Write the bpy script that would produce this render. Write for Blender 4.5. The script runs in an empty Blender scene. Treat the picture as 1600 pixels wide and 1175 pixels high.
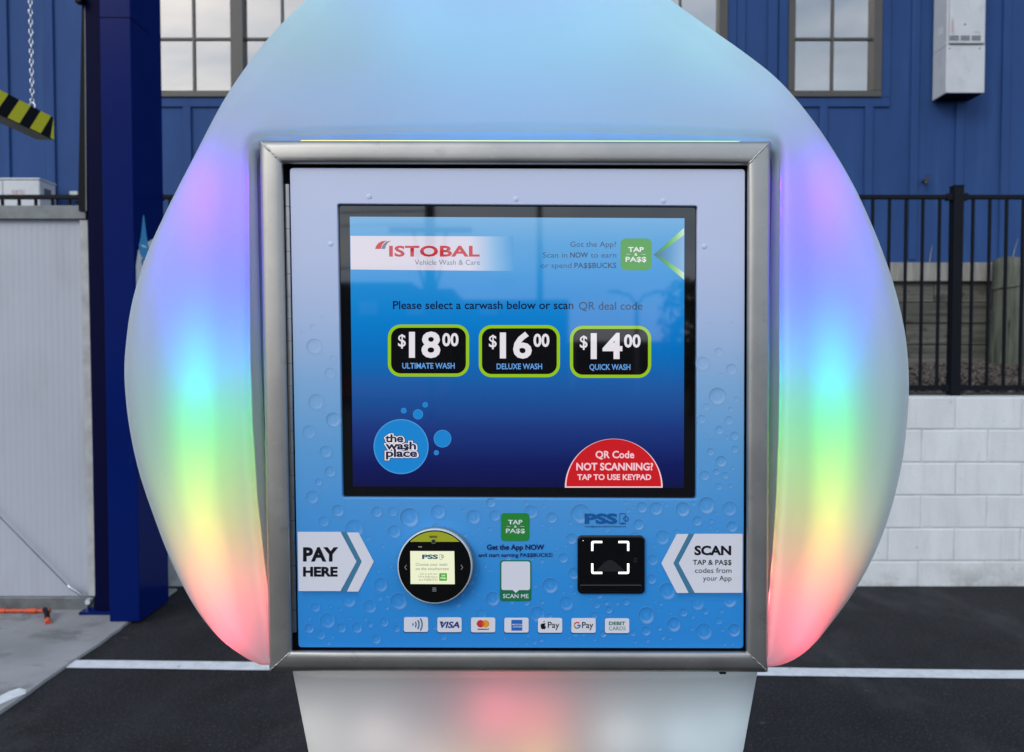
import bpy, bmesh, math, random
from mathutils import Vector, Matrix
R = math.radians
random.seed(7)
sc = bpy.context.scene
C = sc.collection

# ------------------------------------------------------------------ camera
F = 1150.0                       # focal length in photograph pixels (1600 wide)
PITCH = math.atan(34.5 / F)
HC = 1.41
cam_d = bpy.data.cameras.new('camera')
cam = bpy.data.objects.new('camera', cam_d); C.objects.link(cam)
cam.location = (0, 0, HC)
cam.rotation_euler = (R(90) - PITCH, 0, 0)
cam_d.sensor_width = 36; cam_d.sensor_fit = 'HORIZONTAL'
cam_d.lens = 36 * F / 1600
cam_d.clip_start = 0.02; cam_d.clip_end = 500
cam_d.dof.use_dof = True
cam_d.dof.focus_distance = 0.832
cam_d.dof.aperture_fstop = 9.0
sc.camera = cam

# ------------------------------------------------------------------ sky and sun
SUN_AZ, SUN_EL = R(217), R(32)      # behind the camera, a little to its left
w = bpy.data.worlds.new('World'); sc.world = w; w.use_nodes = True
nt = w.node_tree; nt.nodes.clear()
N = nt.nodes.new; L = nt.links.new
out = N('ShaderNodeOutputWorld'); bg = N('ShaderNodeBackground')
sky = N('ShaderNodeTexSky'); sky.sky_type = 'NISHITA'; sky.sun_disc = False
sky.sun_elevation = SUN_EL; sky.sun_rotation = SUN_AZ
sky.air_density = 1.0; sky.dust_density = 2.0; sky.ozone_density = 1.5
tc = N('ShaderNodeTexCoord'); mp = N('ShaderNodeMapping'); mp.inputs['Scale'].default_value = (1.4, 1.4, 4.2)
mp.inputs['Rotation'].default_value = (0.1, 0.15, 0.6)
L(tc.outputs['Generated'], mp.inputs['Vector'])
nz = N('ShaderNodeTexNoise'); nz.inputs['Scale'].default_value = 2.0; nz.inputs['Detail'].default_value = 7
nz.inputs['Roughness'].default_value = 0.55; nz.inputs['Distortion'].default_value = 0.5
L(mp.outputs['Vector'], nz.inputs['Vector'])
cr = N('ShaderNodeValToRGB'); cr.color_ramp.elements[0].position = 0.30; cr.color_ramp.elements[1].position = 0.62
cr.color_ramp.elements[0].color = (.35, .35, .35, 1); cr.color_ramp.elements[1].color = (1, 1, 1, 1)
L(nz.outputs['Fac'], cr.inputs['Fac'])
nz2 = N('ShaderNodeTexNoise'); nz2.inputs['Scale'].default_value = 3.4; nz2.inputs['Detail'].default_value = 6
L(mp.outputs['Vector'], nz2.inputs['Vector'])
cc = N('ShaderNodeValToRGB'); cc.color_ramp.elements[0].position = 0.25; cc.color_ramp.elements[1].position = 0.75
cc.color_ramp.elements[0].color = (4.3, 5.6, 7.6, 1); cc.color_ramp.elements[1].color = (9.2, 9.6, 10.2, 1)
L(nz2.outputs['Fac'], cc.inputs['Fac'])
mx = N('ShaderNodeMix'); mx.data_type = 'RGBA'
L(cr.outputs['Color'], mx.inputs['Factor']); L(sky.outputs['Color'], mx.inputs['A']); L(cc.outputs['Color'], mx.inputs['B'])
L(mx.outputs['Result'], bg.inputs['Color']); bg.inputs['Strength'].default_value = 0.145
L(bg.outputs['Background'], out.inputs['Surface'])

sun_d = bpy.data.lights.new('sun', 'SUN'); sun_d.energy = 1.0; sun_d.angle = R(25); sun_d.color = (1, .95, .88)
sun = bpy.data.objects.new('sun', sun_d); C.objects.link(sun)
sdir = Vector((math.sin(SUN_AZ) * math.cos(SUN_EL), math.cos(SUN_AZ) * math.cos(SUN_EL), math.sin(SUN_EL)))
sun.rotation_euler = sdir.to_track_quat('Z', 'Y').to_euler()
sun.location = sdir * 20

sc.view_settings.view_transform = 'Standard'; sc.view_settings.look = 'None'
sc.view_settings.exposure = 0.0; sc.view_settings.gamma = 1.0
sc.cycles.use_denoising = True
sc.cycles.max_bounces = 8; sc.cycles.diffuse_bounces = 4; sc.cycles.glossy_bounces = 4
sc.cycles.transparent_max_bounces = 8; sc.cycles.sample_clamp_indirect = 6
sc.render.film_transparent = False

# ------------------------------------------------------------------ helpers
def P(px, py, Y):
    """photograph pixel -> world point on the vertical plane y = Y"""
    u = (px - 800) / F; v = (587.5 - py) / F
    d = Vector((u, v * math.sin(PITCH) + math.cos(PITCH), v * math.cos(PITCH) - math.sin(PITCH)))
    return Vector((0, 0, HC)) + d * (Y / d.y)

def lin(c):
    def f(x):
        x /= 255.0
        return x / 12.92 if x <= .04045 else ((x + .055) / 1.055) ** 2.4
    return (f(c[0]), f(c[1]), f(c[2]), 1)

def setp(o, label=None, cat=None, group=None, kind=None):
    if label: o['label'] = label
    if cat: o['category'] = cat
    if group: o['group'] = group
    if kind: o['kind'] = kind
    return o

def empty(name, loc, label, cat, group=None):
    o = bpy.data.objects.new(name, None); C.objects.link(o); o.location = loc
    o.empty_display_size = 0.1
    return setp(o, label, cat, group)

def link(name, me, mat, parent=None, loc=None):
    o = bpy.data.objects.new(name, me); C.objects.link(o)
    if mat and not me.materials: me.materials.append(mat)
    if loc is not None: o.location = loc
    if parent:
        o.parent = parent
        w_ = Vector(parent.location)
        if parent.parent: w_ = w_ + Vector(parent.parent.location) + parent.matrix_parent_inverse.translation
        o.matrix_parent_inverse = Matrix.Translation(-w_)
    return o

def mesh(name, verts, faces, mat, parent=None, smooth=False):
    me = bpy.data.meshes.new(name); me.from_pydata([tuple(v) for v in verts], [], faces); me.update()
    if smooth:
        for p in me.polygons: p.use_smooth = True
    return link(name, me, mat, parent)

def boxmesh(name, dx, dy, dz, bev=0.0, seg=2):
    bm = bmesh.new(); bmesh.ops.create_cube(bm, size=1)
    bmesh.ops.scale(bm, vec=(dx, dy, dz), verts=bm.verts)
    if bev: bmesh.ops.bevel(bm, geom=bm.edges, offset=bev, segments=seg, affect='EDGES', profile=.5)
    me = bpy.data.meshes.new(name); bm.to_mesh(me); bm.free()
    return me

def box(name, x0, x1, y0, y1, z0, z1, mat, parent=None, bev=0.0, seg=2):
    me = boxmesh(name, x1 - x0, y1 - y0, z1 - z0, bev, seg)
    me.transform(Matrix.Translation(((x0 + x1) / 2, (y0 + y1) / 2, (z0 + z1) / 2)))
    return link(name, me, mat, parent)

def prism(name, pts, Y0, Y1, mat, parent=None, bev=0.0):
    """pixel polygon (clockwise on screen or not) on plane Y0 (near) extruded to Y1"""
    a = sum((pts[i][0] * pts[(i + 1) % len(pts)][1] - pts[(i + 1) % len(pts)][0] * pts[i][1]) for i in range(len(pts)))
    if a > 0: pts = pts[::-1]
    f = [P(x, y, Y0) for x, y in pts]
    if Y1 is None:
        return mesh(name, f, [list(range(len(f)))], mat, parent)
    n = len(f); b = [Vector((v.x, Y1, v.z)) for v in f]
    bm = bmesh.new(); vs = [bm.verts.new(v) for v in f + b]
    bm.faces.new(vs[:n]); bm.faces.new(list(reversed(vs[n:])))
    for i in range(n): bm.faces.new((vs[i], vs[n + i], vs[n + (i + 1) % n], vs[(i + 1) % n]))
    bmesh.ops.recalc_face_normals(bm, faces=bm.faces)
    if bev:
        es = [e for e in bm.edges if all(abs(v.co.y - Y0) < 1e-6 for v in e.verts)]
        bmesh.ops.bevel(bm, geom=es, offset=bev, segments=3, affect='EDGES', profile=.5)
    me = bpy.data.meshes.new(name); bm.to_mesh(me); bm.free()
    return link(name, me, mat, parent)

def flat(name, pts, Y, mat, parent=None): return prism(name, pts, Y, None, mat, parent)

def rr(x0, y0, x1, y1, r, n=6):
    p = []
    for cx, cy, a0 in ((x1 - r, y0 + r, -90), (x1 - r, y1 - r, 0), (x0 + r, y1 - r, 90), (x0 + r, y0 + r, 180)):
        for i in range(n + 1):
            a = R(a0 + 90 * i / n); p.append((cx + r * math.cos(a), cy + r * math.sin(a)))
    return p

def circ(cx, cy, r, n=48): return [(cx + r * math.cos(2 * math.pi * i / n), cy + r * math.sin(2 * math.pi * i / n)) for i in range(n)]

def tube(name, pts, r, mat, parent=None, seg=8, closed=False):
    pts = [Vector(p) for p in pts]; n = len(pts); vs = []; fs = []
    prev = None
    for i, p in enumerate(pts):
        if closed: t = pts[(i + 1) % n] - pts[i - 1]
        else: t = pts[min(i + 1, n - 1)] - pts[max(i - 1, 0)]
        t.normalize()
        ref = prev if prev is not None else (Vector((0, 0, 1)) if abs(t.z) < .9 else Vector((1, 0, 0)))
        a = (ref - t * ref.dot(t)).normalized(); b = t.cross(a); prev = a
        rad = r[i] if isinstance(r, (list, tuple)) else r
        for k in range(seg):
            q = 2 * math.pi * k / seg; vs.append(p + a * (rad * math.cos(q)) + b * (rad * math.sin(q)))
    m = n if closed else n - 1
    for i in range(m):
        j = (i + 1) % n
        for k in range(seg):
            k2 = (k + 1) % seg; fs.append((i * seg + k, i * seg + k2, j * seg + k2, j * seg + k))
    if not closed:
        b0 = len(vs); vs += vs[:seg] + vs[(n - 1) * seg:n * seg]
        fs.append([b0 + k for k in range(seg)][::-1]); fs.append([b0 + seg + k for k in range(seg)])
    return mesh(name, vs, fs, mat, parent, True)

# ---- materials
def mat(name, col, rough=.5, metal=0.0, var=0.0, vscale=8.0, bump=0.0, bscale=60.0, spec=.5, rvar=0.0,
        stretch=(1, 1, 1), objrand=0.0, col2=None, coat=0.0, emit=None, estr=1.0, ior=1.5, detail=5):
    m = bpy.data.materials.new(name); m.use_nodes = True
    n = m.node_tree; b = n.nodes['Principled BSDF']
    b.inputs['Base Color'].default_value = col if len(col) == 4 else (*col, 1)
    b.inputs['Roughness'].default_value = rough; b.inputs['Metallic'].default_value = metal
    b.inputs['IOR'].default_value = ior
    b.inputs['Specular IOR Level'].default_value = spec
    if coat:
        b.inputs['Coat Weight'].default_value = coat; b.inputs['Coat Roughness'].default_value = .08
    if emit:
        b.inputs['Emission Color'].default_value = emit; b.inputs['Emission Strength'].default_value = estr
    if var or bump or rvar or objrand or col2:
        t = n.nodes.new('ShaderNodeTexCoord'); mpn = n.nodes.new('ShaderNodeMapping')
        mpn.inputs['Scale'].default_value = stretch
        n.links.new(t.outputs['Object'], mpn.inputs['Vector'])
        oi = n.nodes.new('ShaderNodeObjectInfo')
        add = n.nodes.new('ShaderNodeVectorMath'); add.operation = 'ADD'
        sc_ = n.nodes.new('ShaderNodeMath'); sc_.operation = 'MULTIPLY'; sc_.inputs[1].default_value = 37.0 if objrand else 0.0
        n.links.new(oi.outputs['Random'], sc_.inputs[0]); n.links.new(mpn.outputs['Vector'], add.inputs[0]); n.links.new(sc_.outputs[0], add.inputs[1])
        z = n.nodes.new('ShaderNodeTexNoise'); z.inputs['Scale'].default_value = vscale; z.inputs['Detail'].default_value = detail
        z.inputs['Roughness'].default_value = .6
        n.links.new(add.outputs[0], z.inputs['Vector'])
        if var or col2:
            r_ = n.nodes.new('ShaderNodeValToRGB')
            c = col[:3]
            lo = tuple(max(0, x * (1 - var)) for x in c); hi = tuple(min(1, x * (1 + var)) for x in c)
            if col2: lo, hi = c, col2[:3]
            r_.color_ramp.elements[0].color = (*lo, 1); r_.color_ramp.elements[1].color = (*hi, 1)
            r_.color_ramp.elements[0].position = .3; r_.color_ramp.elements[1].position = .7
            n.links.new(z.outputs['Fac'], r_.inputs['Fac'])
            src = r_.outputs['Color']
            if objrand:
                mm = n.nodes.new('ShaderNodeMix'); mm.data_type = 'RGBA'; mm.blend_type = 'MULTIPLY'
                mm.inputs['Factor'].default_value = 1
                mr = n.nodes.new('ShaderNodeMapRange'); mr.inputs['To Min'].default_value = 1 - objrand; mr.inputs['To Max'].default_value = 1 + objrand
                n.links.new(oi.outputs['Random'], mr.inputs['Value'])
                n.links.new(src, mm.inputs['A']); n.links.new(mr.outputs['Result'], mm.inputs['B'])
                src = mm.outputs['Result']
            n.links.new(src, b.inputs['Base Color'])
        if rvar:
            mr = n.nodes.new('ShaderNodeMapRange'); mr.inputs['To Min'].default_value = max(0, rough - rvar); mr.inputs['To Max'].default_value = rough + rvar
            n.links.new(z.outputs['Fac'], mr.inputs['Value']); n.links.new(mr.outputs['Result'], b.inputs['Roughness'])
        if bump:
            z2 = n.nodes.new('ShaderNodeTexNoise'); z2.inputs['Scale'].default_value = bscale; z2.inputs['Detail'].default_value = 4
            n.links.new(add.outputs[0], z2.inputs['Vector'])
            bp = n.nodes.new('ShaderNodeBump'); bp.inputs['Strength'].default_value = bump; bp.inputs['Distance'].default_value = .01
            n.links.new(z2.outputs['Fac'], bp.inputs['Height']); n.links.new(bp.outputs['Normal'], b.inputs['Normal'])
    return m

def ramp_mat(name, axis, stops, emit=False, rough=.4, attr=False, spec=.5, ior=1.5, base=(0, 0, 0, 1)):
    """colour printed or shown as a gradient along world x or z; stops = [(coordinate, srgb or linear rgba)]"""
    m = bpy.data.materials.new(name); m.use_nodes = True
    n = m.node_tree; b = n.nodes['Principled BSDF']
    t = n.nodes.new('ShaderNodeNewGeometry'); s = n.nodes.new('ShaderNodeSeparateXYZ'); n.links.new(t.outputs['Position'], s.inputs[0])
    mr = n.nodes.new('ShaderNodeMapRange'); a0, a1 = stops[0][0], stops[-1][0]
    mr.inputs['From Min'].default_value = a0; mr.inputs['From Max'].default_value = a1
    n.links.new(s.outputs[axis], mr.inputs['Value'])
    r_ = n.nodes.new('ShaderNodeValToRGB'); e = r_.color_ramp.elements
    e[0].position = 0; e[0].color = stops[0][1]; e[1].position = 1; e[1].color = stops[-1][1]
    for p_, c_ in stops[1:-1]:
        q = e.new((p_ - a0) / (a1 - a0)); q.color = c_
    n.links.new(mr.outputs['Result'], r_.inputs['Fac'])
    src = r_.outputs['Color']
    if attr:
        at = n.nodes.new('ShaderNodeAttribute'); at.attribute_name = 'ink'
        mm = n.nodes.new('ShaderNodeMix'); mm.data_type = 'RGBA'
        n.links.new(at.outputs['Alpha'], mm.inputs['Factor']); n.links.new(src, mm.inputs['A']); n.links.new(at.outputs['Color'], mm.inputs['B'])
        src = mm.outputs['Result']
    b.inputs['Roughness'].default_value = rough; b.inputs['Specular IOR Level'].default_value = spec; b.inputs['IOR'].default_value = ior
    if emit:
        b.inputs['Base Color'].default_value = base
        n.links.new(src, b.inputs['Emission Color']); b.inputs['Emission Strength'].default_value = 1
    else:
        n.links.new(src, b.inputs['Base Color'])
    return m

def screen(name, c, k=1.0):          # a lit colour behind the display glass
    return mat(name, (0.004, 0.004, 0.005), rough=.035, emit=lin(c), estr=k, ior=1.8)

def ink(name, c, rough=.38): return mat(name, lin(c), rough=rough, spec=.4)

def stain(m, col, scale, lo, hi, amount, stretch=(1, 1, 1), zr=None, detail=6):
    """wear, dust or dirt: patches of another colour laid over a material's base colour (world position)"""
    n = m.node_tree; b = n.nodes['Principled BSDF']
    g_ = n.nodes.new('ShaderNodeNewGeometry'); mp_ = n.nodes.new('ShaderNodeMapping'); mp_.inputs['Scale'].default_value = stretch
    n.links.new(g_.outputs['Position'], mp_.inputs['Vector'])
    z = n.nodes.new('ShaderNodeTexNoise'); z.inputs['Scale'].default_value = scale; z.inputs['Detail'].default_value = detail; z.inputs['Roughness'].default_value = .65
    n.links.new(mp_.outputs['Vector'], z.inputs['Vector'])
    mr = n.nodes.new('ShaderNodeMapRange'); mr.interpolation_type = 'SMOOTHSTEP'
    mr.inputs['From Min'].default_value = lo; mr.inputs['From Max'].default_value = hi; mr.inputs['To Max'].default_value = amount
    n.links.new(z.outputs['Fac'], mr.inputs['Value']); fac = mr.outputs['Result']
    if zr:
        sp_ = n.nodes.new('ShaderNodeSeparateXYZ'); n.links.new(g_.outputs['Position'], sp_.inputs[0])
        m2 = n.nodes.new('ShaderNodeMapRange'); m2.inputs['From Min'].default_value = zr[1]; m2.inputs['From Max'].default_value = zr[0]
        n.links.new(sp_.outputs['Z'], m2.inputs['Value'])
        mu = n.nodes.new('ShaderNodeMath'); mu.operation = 'MULTIPLY'; n.links.new(fac, mu.inputs[0]); n.links.new(m2.outputs['Result'], mu.inputs[1]); fac = mu.outputs[0]
    mm = n.nodes.new('ShaderNodeMix'); mm.data_type = 'RGBA'; mm.inputs['B'].default_value = (*col, 1)
    inp = b.inputs['Base Color']
    if inp.is_linked: n.links.new(inp.links[0].from_socket, mm.inputs['A'])
    else: mm.inputs['A'].default_value = inp.default_value
    n.links.new(fac, mm.inputs['Factor']); n.links.new(mm.outputs['Result'], inp)
    return m

# ---- lettering
_cap = None
def glyphs(s, off=0.0, space=1.0, shear=0.0):
    global _cap
    cu = bpy.data.curves.new('lettering', 'FONT'); cu.body = s; cu.offset = off; cu.space_character = space; cu.shear = shear
    cu.resolution_u = 3; cu.fill_mode = 'FRONT' if hasattr(cu, 'fill_mode') else cu.fill_mode
    o = bpy.data.objects.new('lettering', cu); C.objects.link(o)
    dg = bpy.context.evaluated_depsgraph_get(); dg.update()
    me = bpy.data.meshes.new_from_object(o.evaluated_get(dg))
    bpy.data.objects.remove(o); bpy.data.curves.remove(cu)
    if _cap is None and s == 'H': _cap = max(v.co.y for v in me.vertices)
    return me
_h = glyphs('H')
def text(s, x0, x1, ytop, ybase, Y, m, parent, off=0.0, grow=0.0, shear=0.0, pad=0.0, space=1.0, rot=0):
    """lettering whose capitals run from ytop to ybase and whose ink runs from x0 to x1 (photograph pixels)"""
    me = glyphs(s, off, space, shear)
    xs = [v.co.x for v in me.vertices]; a, b = min(xs), max(xs)
    k = (ybase - ytop) / (_cap + 2 * max(off, 0))
    for v in me.vertices:
        px = x0 - pad + (v.co.x - a) / (b - a) * (x1 - x0 + 2 * pad); py = ybase - (v.co.y + max(off, 0)) * k
        if rot:
            cx, cy = (x0 + x1) / 2, (ytop + ybase) / 2
            dx, dy = px - cx, py - cy
            px, py = (cx + dy, cy - dx) if rot > 0 else (cx - dy, cy + dx)
        v.co = P(px, py, Y)
    me.materials.clear()
    return link('lettering', me, m, parent)

# ================================================================== SETTING
M = {}
M['asphalt'] = mat('asphalt', (.0135, .0145, .0175), rough=.9, var=.40, vscale=3.0, bump=.5, bscale=260, spec=.25, detail=9)
M['concrete'] = mat('concrete', (.20, .204, .212), rough=.8, col2=(.34, .345, .36), vscale=1.6, bump=.15, bscale=90, detail=8)
M['line'] = mat('line_paint', (.62, .66, .70), rough=.7, var=.12, vscale=20, bump=.2, bscale=200)
M['block'] = mat('white_block_paint', (.70, .73, .75), rough=.65, var=.07, vscale=7, bump=.25, bscale=120, objrand=.035, stretch=(1, 1, .5))
M['mortar'] = mat('mortar', (.60, .63, .645), rough=.9, bump=.3, bscale=150, var=.15, vscale=10)
M['blue_wall'] = mat('blue_cladding', (.024, .070, .215), spec=.2, rough=.65, var=.10, vscale=2.2, bump=.05, bscale=80, stretch=(1, 1, .4))
M['black'] = mat('black_powder_coat', (.005, .007, .011), rough=.55, spec=.14)
M['sleeper'] = mat('weathered_timber', (.055, .053, .045), rough=.9, col2=(.16, .158, .14), spec=.2, vscale=4, bump=.4, bscale=40, stretch=(.35, 1, 6), objrand=.12)
M['sleeper_pale'] = mat('pale_timber', (.20, .195, .18), spec=.2, rough=.9, col2=(.36, .35, .325), vscale=5, bump=.3, bscale=40, stretch=(5, 1, .5), objrand=.08)
M['log'] = mat('treated_log', (.04, .046, .036), rough=.9, col2=(.15, .165, .135), spec=.2, vscale=3.2, bump=.5, bscale=25, stretch=(6, 6, .5))
M['mulch'] = mat('bark_mulch', (.028, .022, .018), rough=.95, col2=(.10, .085, .07), vscale=30, objrand=.1)
M['winframe'] = mat('bronze_window_frame', (.075, .070, .064), rough=.45, var=.05)
M['blind'] = mat('roller_blind', (.48, .51, .53), rough=.9, var=.05, vscale=2)
M['white_metal'] = mat('white_enamel', (.58, .61, .64), rough=.45, var=.06, vscale=5)
M['navy'] = mat('gloss_navy_paint', (.002, .011, .11), rough=.2, spec=.045, var=.06, vscale=3)
M['navy_dark'] = mat('dark_navy_paint', (.001, .002, .03), rough=.6, spec=.06)
M['galv'] = mat('galvanised_steel', (.17, .19, .20), rough=.5, metal=.35, var=.18, vscale=14)
M['chrome'] = mat('bright_steel', (.62, .64, .66), rough=.22, metal=1)
M['orange'] = mat('orange_plastic', (.62, .075, .02), rough=.5)
M['yellow'] = mat('yellow_tape', (.62, .60, .012), rough=.5)
M['tapeblack'] = mat('black_tape', (.005, .006, .009), rough=.6, spec=.12)
M['underside'] = mat('raw_timber_underside', (.20, .20, .17), rough=.8, var=.15)

stain(M['asphalt'], (.085, .088, .094), 105, .55, .70, .75, detail=3)          # pale stones
stain(M['asphalt'], (.004, .004, .006), 75, .54, .68, .8, detail=4)
stain(M['asphalt'], (.060, .062, .066), 2.2, .50, .74, .55, stretch=(1, .6, 1), detail=10)   # dust and tyre scuffs
stain(M['asphalt'], (.15, .155, .16), 7.0, .70, .76, .5, stretch=(1, 2.5, 1), detail=3)
stain(M['concrete'], (.09, .092, .10), 3.0, .52, .68, .6, stretch=(1, 1.6, 1), detail=9)
stain(M['concrete'], (.40, .41, .43), 5.0, .60, .72, .5, detail=8)
stain(M['concrete'], (.03, .03, .032), 22, .69, .73, .7, detail=2)
stain(M['block'], (.30, .31, .28), 5.0, .40, .62, .75, zr=(.0, .16), detail=9)   # splash dirt along the base
stain(M['block'], (.50, .53, .56), 9.0, .50, .72, .30, stretch=(3.0, 1, .22), detail=7)
stain(M['block'], (.26, .27, .27), 16, .715, .74, .5, detail=2)                  # chips and scuffs
stain(M['line'], (.10, .105, .11), 55, .60, .68, .5, detail=5)
stain(M['blue_wall'], (.05, .12, .30), 3.0, .5, .8, .35, stretch=(3, 1, .25), detail=8)
stain(M['blue_wall'], (.015, .045, .17), 2.0, .5, .75, .4, stretch=(2, 1, .3), detail=8)
stain(M['navy'], (.03, .05, .15), 9.0, .62, .74, .25, stretch=(1, 1, .3), detail=8)
stain(M['sleeper'], (.02, .019, .017), 9.0, .58, .70, .7, stretch=(1, 1, 1.6), detail=6)
stain(M['log'], (.015, .015, .012), 12.0, .60, .66, .8, stretch=(2.2, 1, .12), detail=4)
stain(M['galv'], (.10, .10, .095), 12, .5, .72, .5, detail=7)
stain(M['white_metal'], (.40, .42, .44), 8, .5, .75, .5, stretch=(1, 1, .5), detail=7)

# ground: one sheet of asphalt to the horizon
g = mesh('asphalt_ground', [(-200, -200, 0), (200, -200, 0), (200, 4.55, 0), (-200, 4.55, 0)], [(0, 1, 2, 3)], M['asphalt'])
setp(g, kind='structure')
g = mesh('upper_ground', [(-200, 4.55, 1.16), (200, 4.55, 1.16), (200, 6.6, 1.22), (-200, 6.6, 1.22), (200, 7.3, 1.3), (-200, 7.3, 1.3), (200, 300, 1.3), (-200, 300, 1.3)],
         [(0, 1, 2, 3), (3, 2, 4, 5), (5, 4, 6, 7)], M['mulch']); setp(g, kind='structure')
g = mesh('earth_bank', [(-200, 4.54, -.1), (200, 4.54, -.1), (200, 4.56, 1.16), (-200, 4.56, 1.16)], [(0, 1, 2, 3)], M['mulch']); setp(g, kind='structure')
# wash bay slab
SX = -2.0
vs = []; n = 60
rows = [(-6.0, 0), (SX - .01, 0), (SX, 1)]
top = []; bot = []
for i in range(n + 1):
    y = .5 + 3.85 * i / n
    x = SX + .004 * math.sin(i * .7) + random.uniform(-.004, .004) - .015 * (4.2 - y) / 3
    top.append((x, y, .012)); bot.append((x + .006, y, -.01))
vs = [(-9, t[1], .012) for t in top] + top + bot
m_ = n + 1
fs = [(i, m_ + i, m_ + i + 1, i + 1) for i in range(n)] + [(m_ + i, 2 * m_ + i, 2 * m_ + i + 1, m_ + i + 1) for i in range(n)]
g = mesh('bay_slab', vs, fs, M['concrete']); setp(g, kind='structure')
# painted lines and splash
def ground_pt(px, py, z):
    a = P(px, py, 1.0) - Vector((0, 0, HC)); t = (z - HC) / a.z
    return Vector((0, 0, HC)) + a * t
e0 = ground_pt(112, 1031, .004); e1 = ground_pt(104, 1043, .004)
def strip(name, pts_a, pts_b, m):
    n_ = len(pts_a); o = mesh(name, list(pts_a) + list(pts_b), [(i, i + 1, n_ + i + 1, n_ + i) for i in range(n_ - 1)], m)
    return setp(o, kind='structure')
xa = [e0.x + (6 - e0.x) * i / 40 for i in range(41)]
ya = ground_pt(1500, 1052, 0).y; yb = ground_pt(1500, 1066, 0).y
strip('painted_line', [(x, e0.y + (ya - e0.y) * i / 26 + random.uniform(-.003, .003), .004) for i, x in enumerate(xa)],
      [(x + (e1.x - e0.x) * (1 - min(1, i / 2)), e1.y + (yb - e1.y) * i / 26 + random.uniform(-.003, .003), .004) for i, x in enumerate(xa)], M['line'])
bl = [(0, 1087), (14, 1080), (30, 1075), (41, 1078), (40, 1084), (26, 1089), (10, 1096), (-20, 1110), (-30, 1104)]
o = mesh('paint_splash', [ground_pt(x, y, .014) for x, y in bl], [list(range(len(bl)))], M['line']); setp(o, kind='structure')

# ------------------------------------------------------------------ white block wall
YW = 4.43
bw = empty('block_wall', (1.0, YW + .1, 0), 'long white painted concrete block wall below the black fence', 'wall')
mortar = box('mortar_core', P(1492.5, 700, YW).x - 8.0, P(1438, 700, YW).x + 7.59, YW + .004, YW + .19, -.05, 1.155, M['mortar'], bw)
bme = boxmesh('block', .390, .19, .190, .005, 2); bme.materials.append(M['block'])
z0 = P(1500, 618, YW).z - .006
for r in range(6):
    zc = z0 - .1 - r * .2
    for k in range(-20, 19):
        # vertical joints measured on the right hand part of the wall
        xj = P([1492.5, 1440.5, 1494.5, 1441, 1494, 1438][r], 700, YW).x
        o = link('block', bme, M['block'], bw, loc=(xj + .2 + .4 * k, YW + .095 + random.uniform(-.0012, .0012), zc))
        o.rotation_euler = (0, random.uniform(-.002, .002), random.uniform(-.003, .003))

# ------------------------------------------------------------------ black picket fence
YF = 4.50
fn = empty('picket_fence', (.26, YF, 1.16), 'black metal picket fence standing on the white block wall', 'fence')
zt = P(1500, 308, YF).z; zb = P(1500, 606, YF).z; zp = P(1490, 292, YF).z
posts = [-4.62, -2.18, .26, 2.70, 5.14, 7.58, 10.02]
for x in posts:
    box('post', x - .029, x + .029, YF - .029, YF + .029, 1.155, zp, M['black'], fn, .003)
    box('post_cap', x - .031, x + .031, YF - .031, YF + .031, zp, zp + .006, M['black'], fn, .002)
for a, b in zip(posts[:-1], posts[1:]):
    box('top_rail', a + .03, b - .03, YF - .013, YF + .013, zt - .013, zt + .013, M['black'], fn, .003)
    box('bottom_rail', a + .03, b - .03, YF - .013, YF + .013, zb - .016, zb + .016, M['black'], fn, .003)
    for x in (a + .045, b - .045):
        for z in (zt, zb): box('bracket', x - .018, x + .018, YF - .018, YF + .018, z - .021, z + .021, M['black'], fn, .003)
    nn = 23
    pm = boxmesh('picket', .0155, .0155, zt - zb - .03, .002, 1); pm.materials.append(M['black'])
    for i in range(nn):
        x = a + (b - a) * (i + 1) / (nn + 1)
        link('picket', pm, M['black'], fn, loc=(x, YF, (zt + zb) / 2))

# ------------------------------------------------------------------ mulch bed
vs = []; fs = []
rnd = random.Random(3)
def chip(x, y, z, s):
    a = rnd.uniform(0, 6.28); t = rnd.uniform(-.7, .7); l = s * rnd.uniform(.6, 1.6); w_ = s * rnd.uniform(.2, .45); h = s * .18
    mtx = Matrix.Translation((x, y, z)) @ Matrix.Rotation(a, 4, 'Z') @ Matrix.Rotation(t, 4, 'Y') @ Matrix.Rotation(rnd.uniform(-.5, .5), 4, 'X')
    b = len(vs)
    for dx, dy, dz in ((-l, -w_, -h), (l, -w_ * .6, -h), (l * .9, w_, -h), (-l * .8, w_ * .7, -h), (-l, -w_, h), (l, -w_ * .6, h), (l * .9, w_, h), (-l * .8, w_ * .7, h)):
        vs.append(mtx @ Vector((dx, dy, dz)))
    for f in ((3, 2, 1, 0), (4, 5, 6, 7), (0, 1, 5, 4), (1, 2, 6, 5), (2, 3, 7, 6), (3, 0, 4, 7)): fs.append([b + i for i in f])
for i in range(9000):
    x = rnd.uniform(1.2, 6.2) if i % 4 else rnd.uniform(-5, 1.2); y = rnd.uniform(4.6, 6.95)
    z = 1.165 + max(0, (y - 4.6) / 2.3) * .12 + rnd.uniform(0, .02) + .02 * math.sin(x * 3 + y * 2)
    chip(x, y, z, rnd.uniform(.014, .042))
mo = mesh('mulch_bed', vs, fs, mat('mulch_chips', (.012, .010, .009), rough=.95, spec=.15, col2=(.20, .175, .155), vscale=48))
setp(mo, 'dark bark mulch bed between the fence and the timber retaining wall', 'mulch', kind='stuff')

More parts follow.
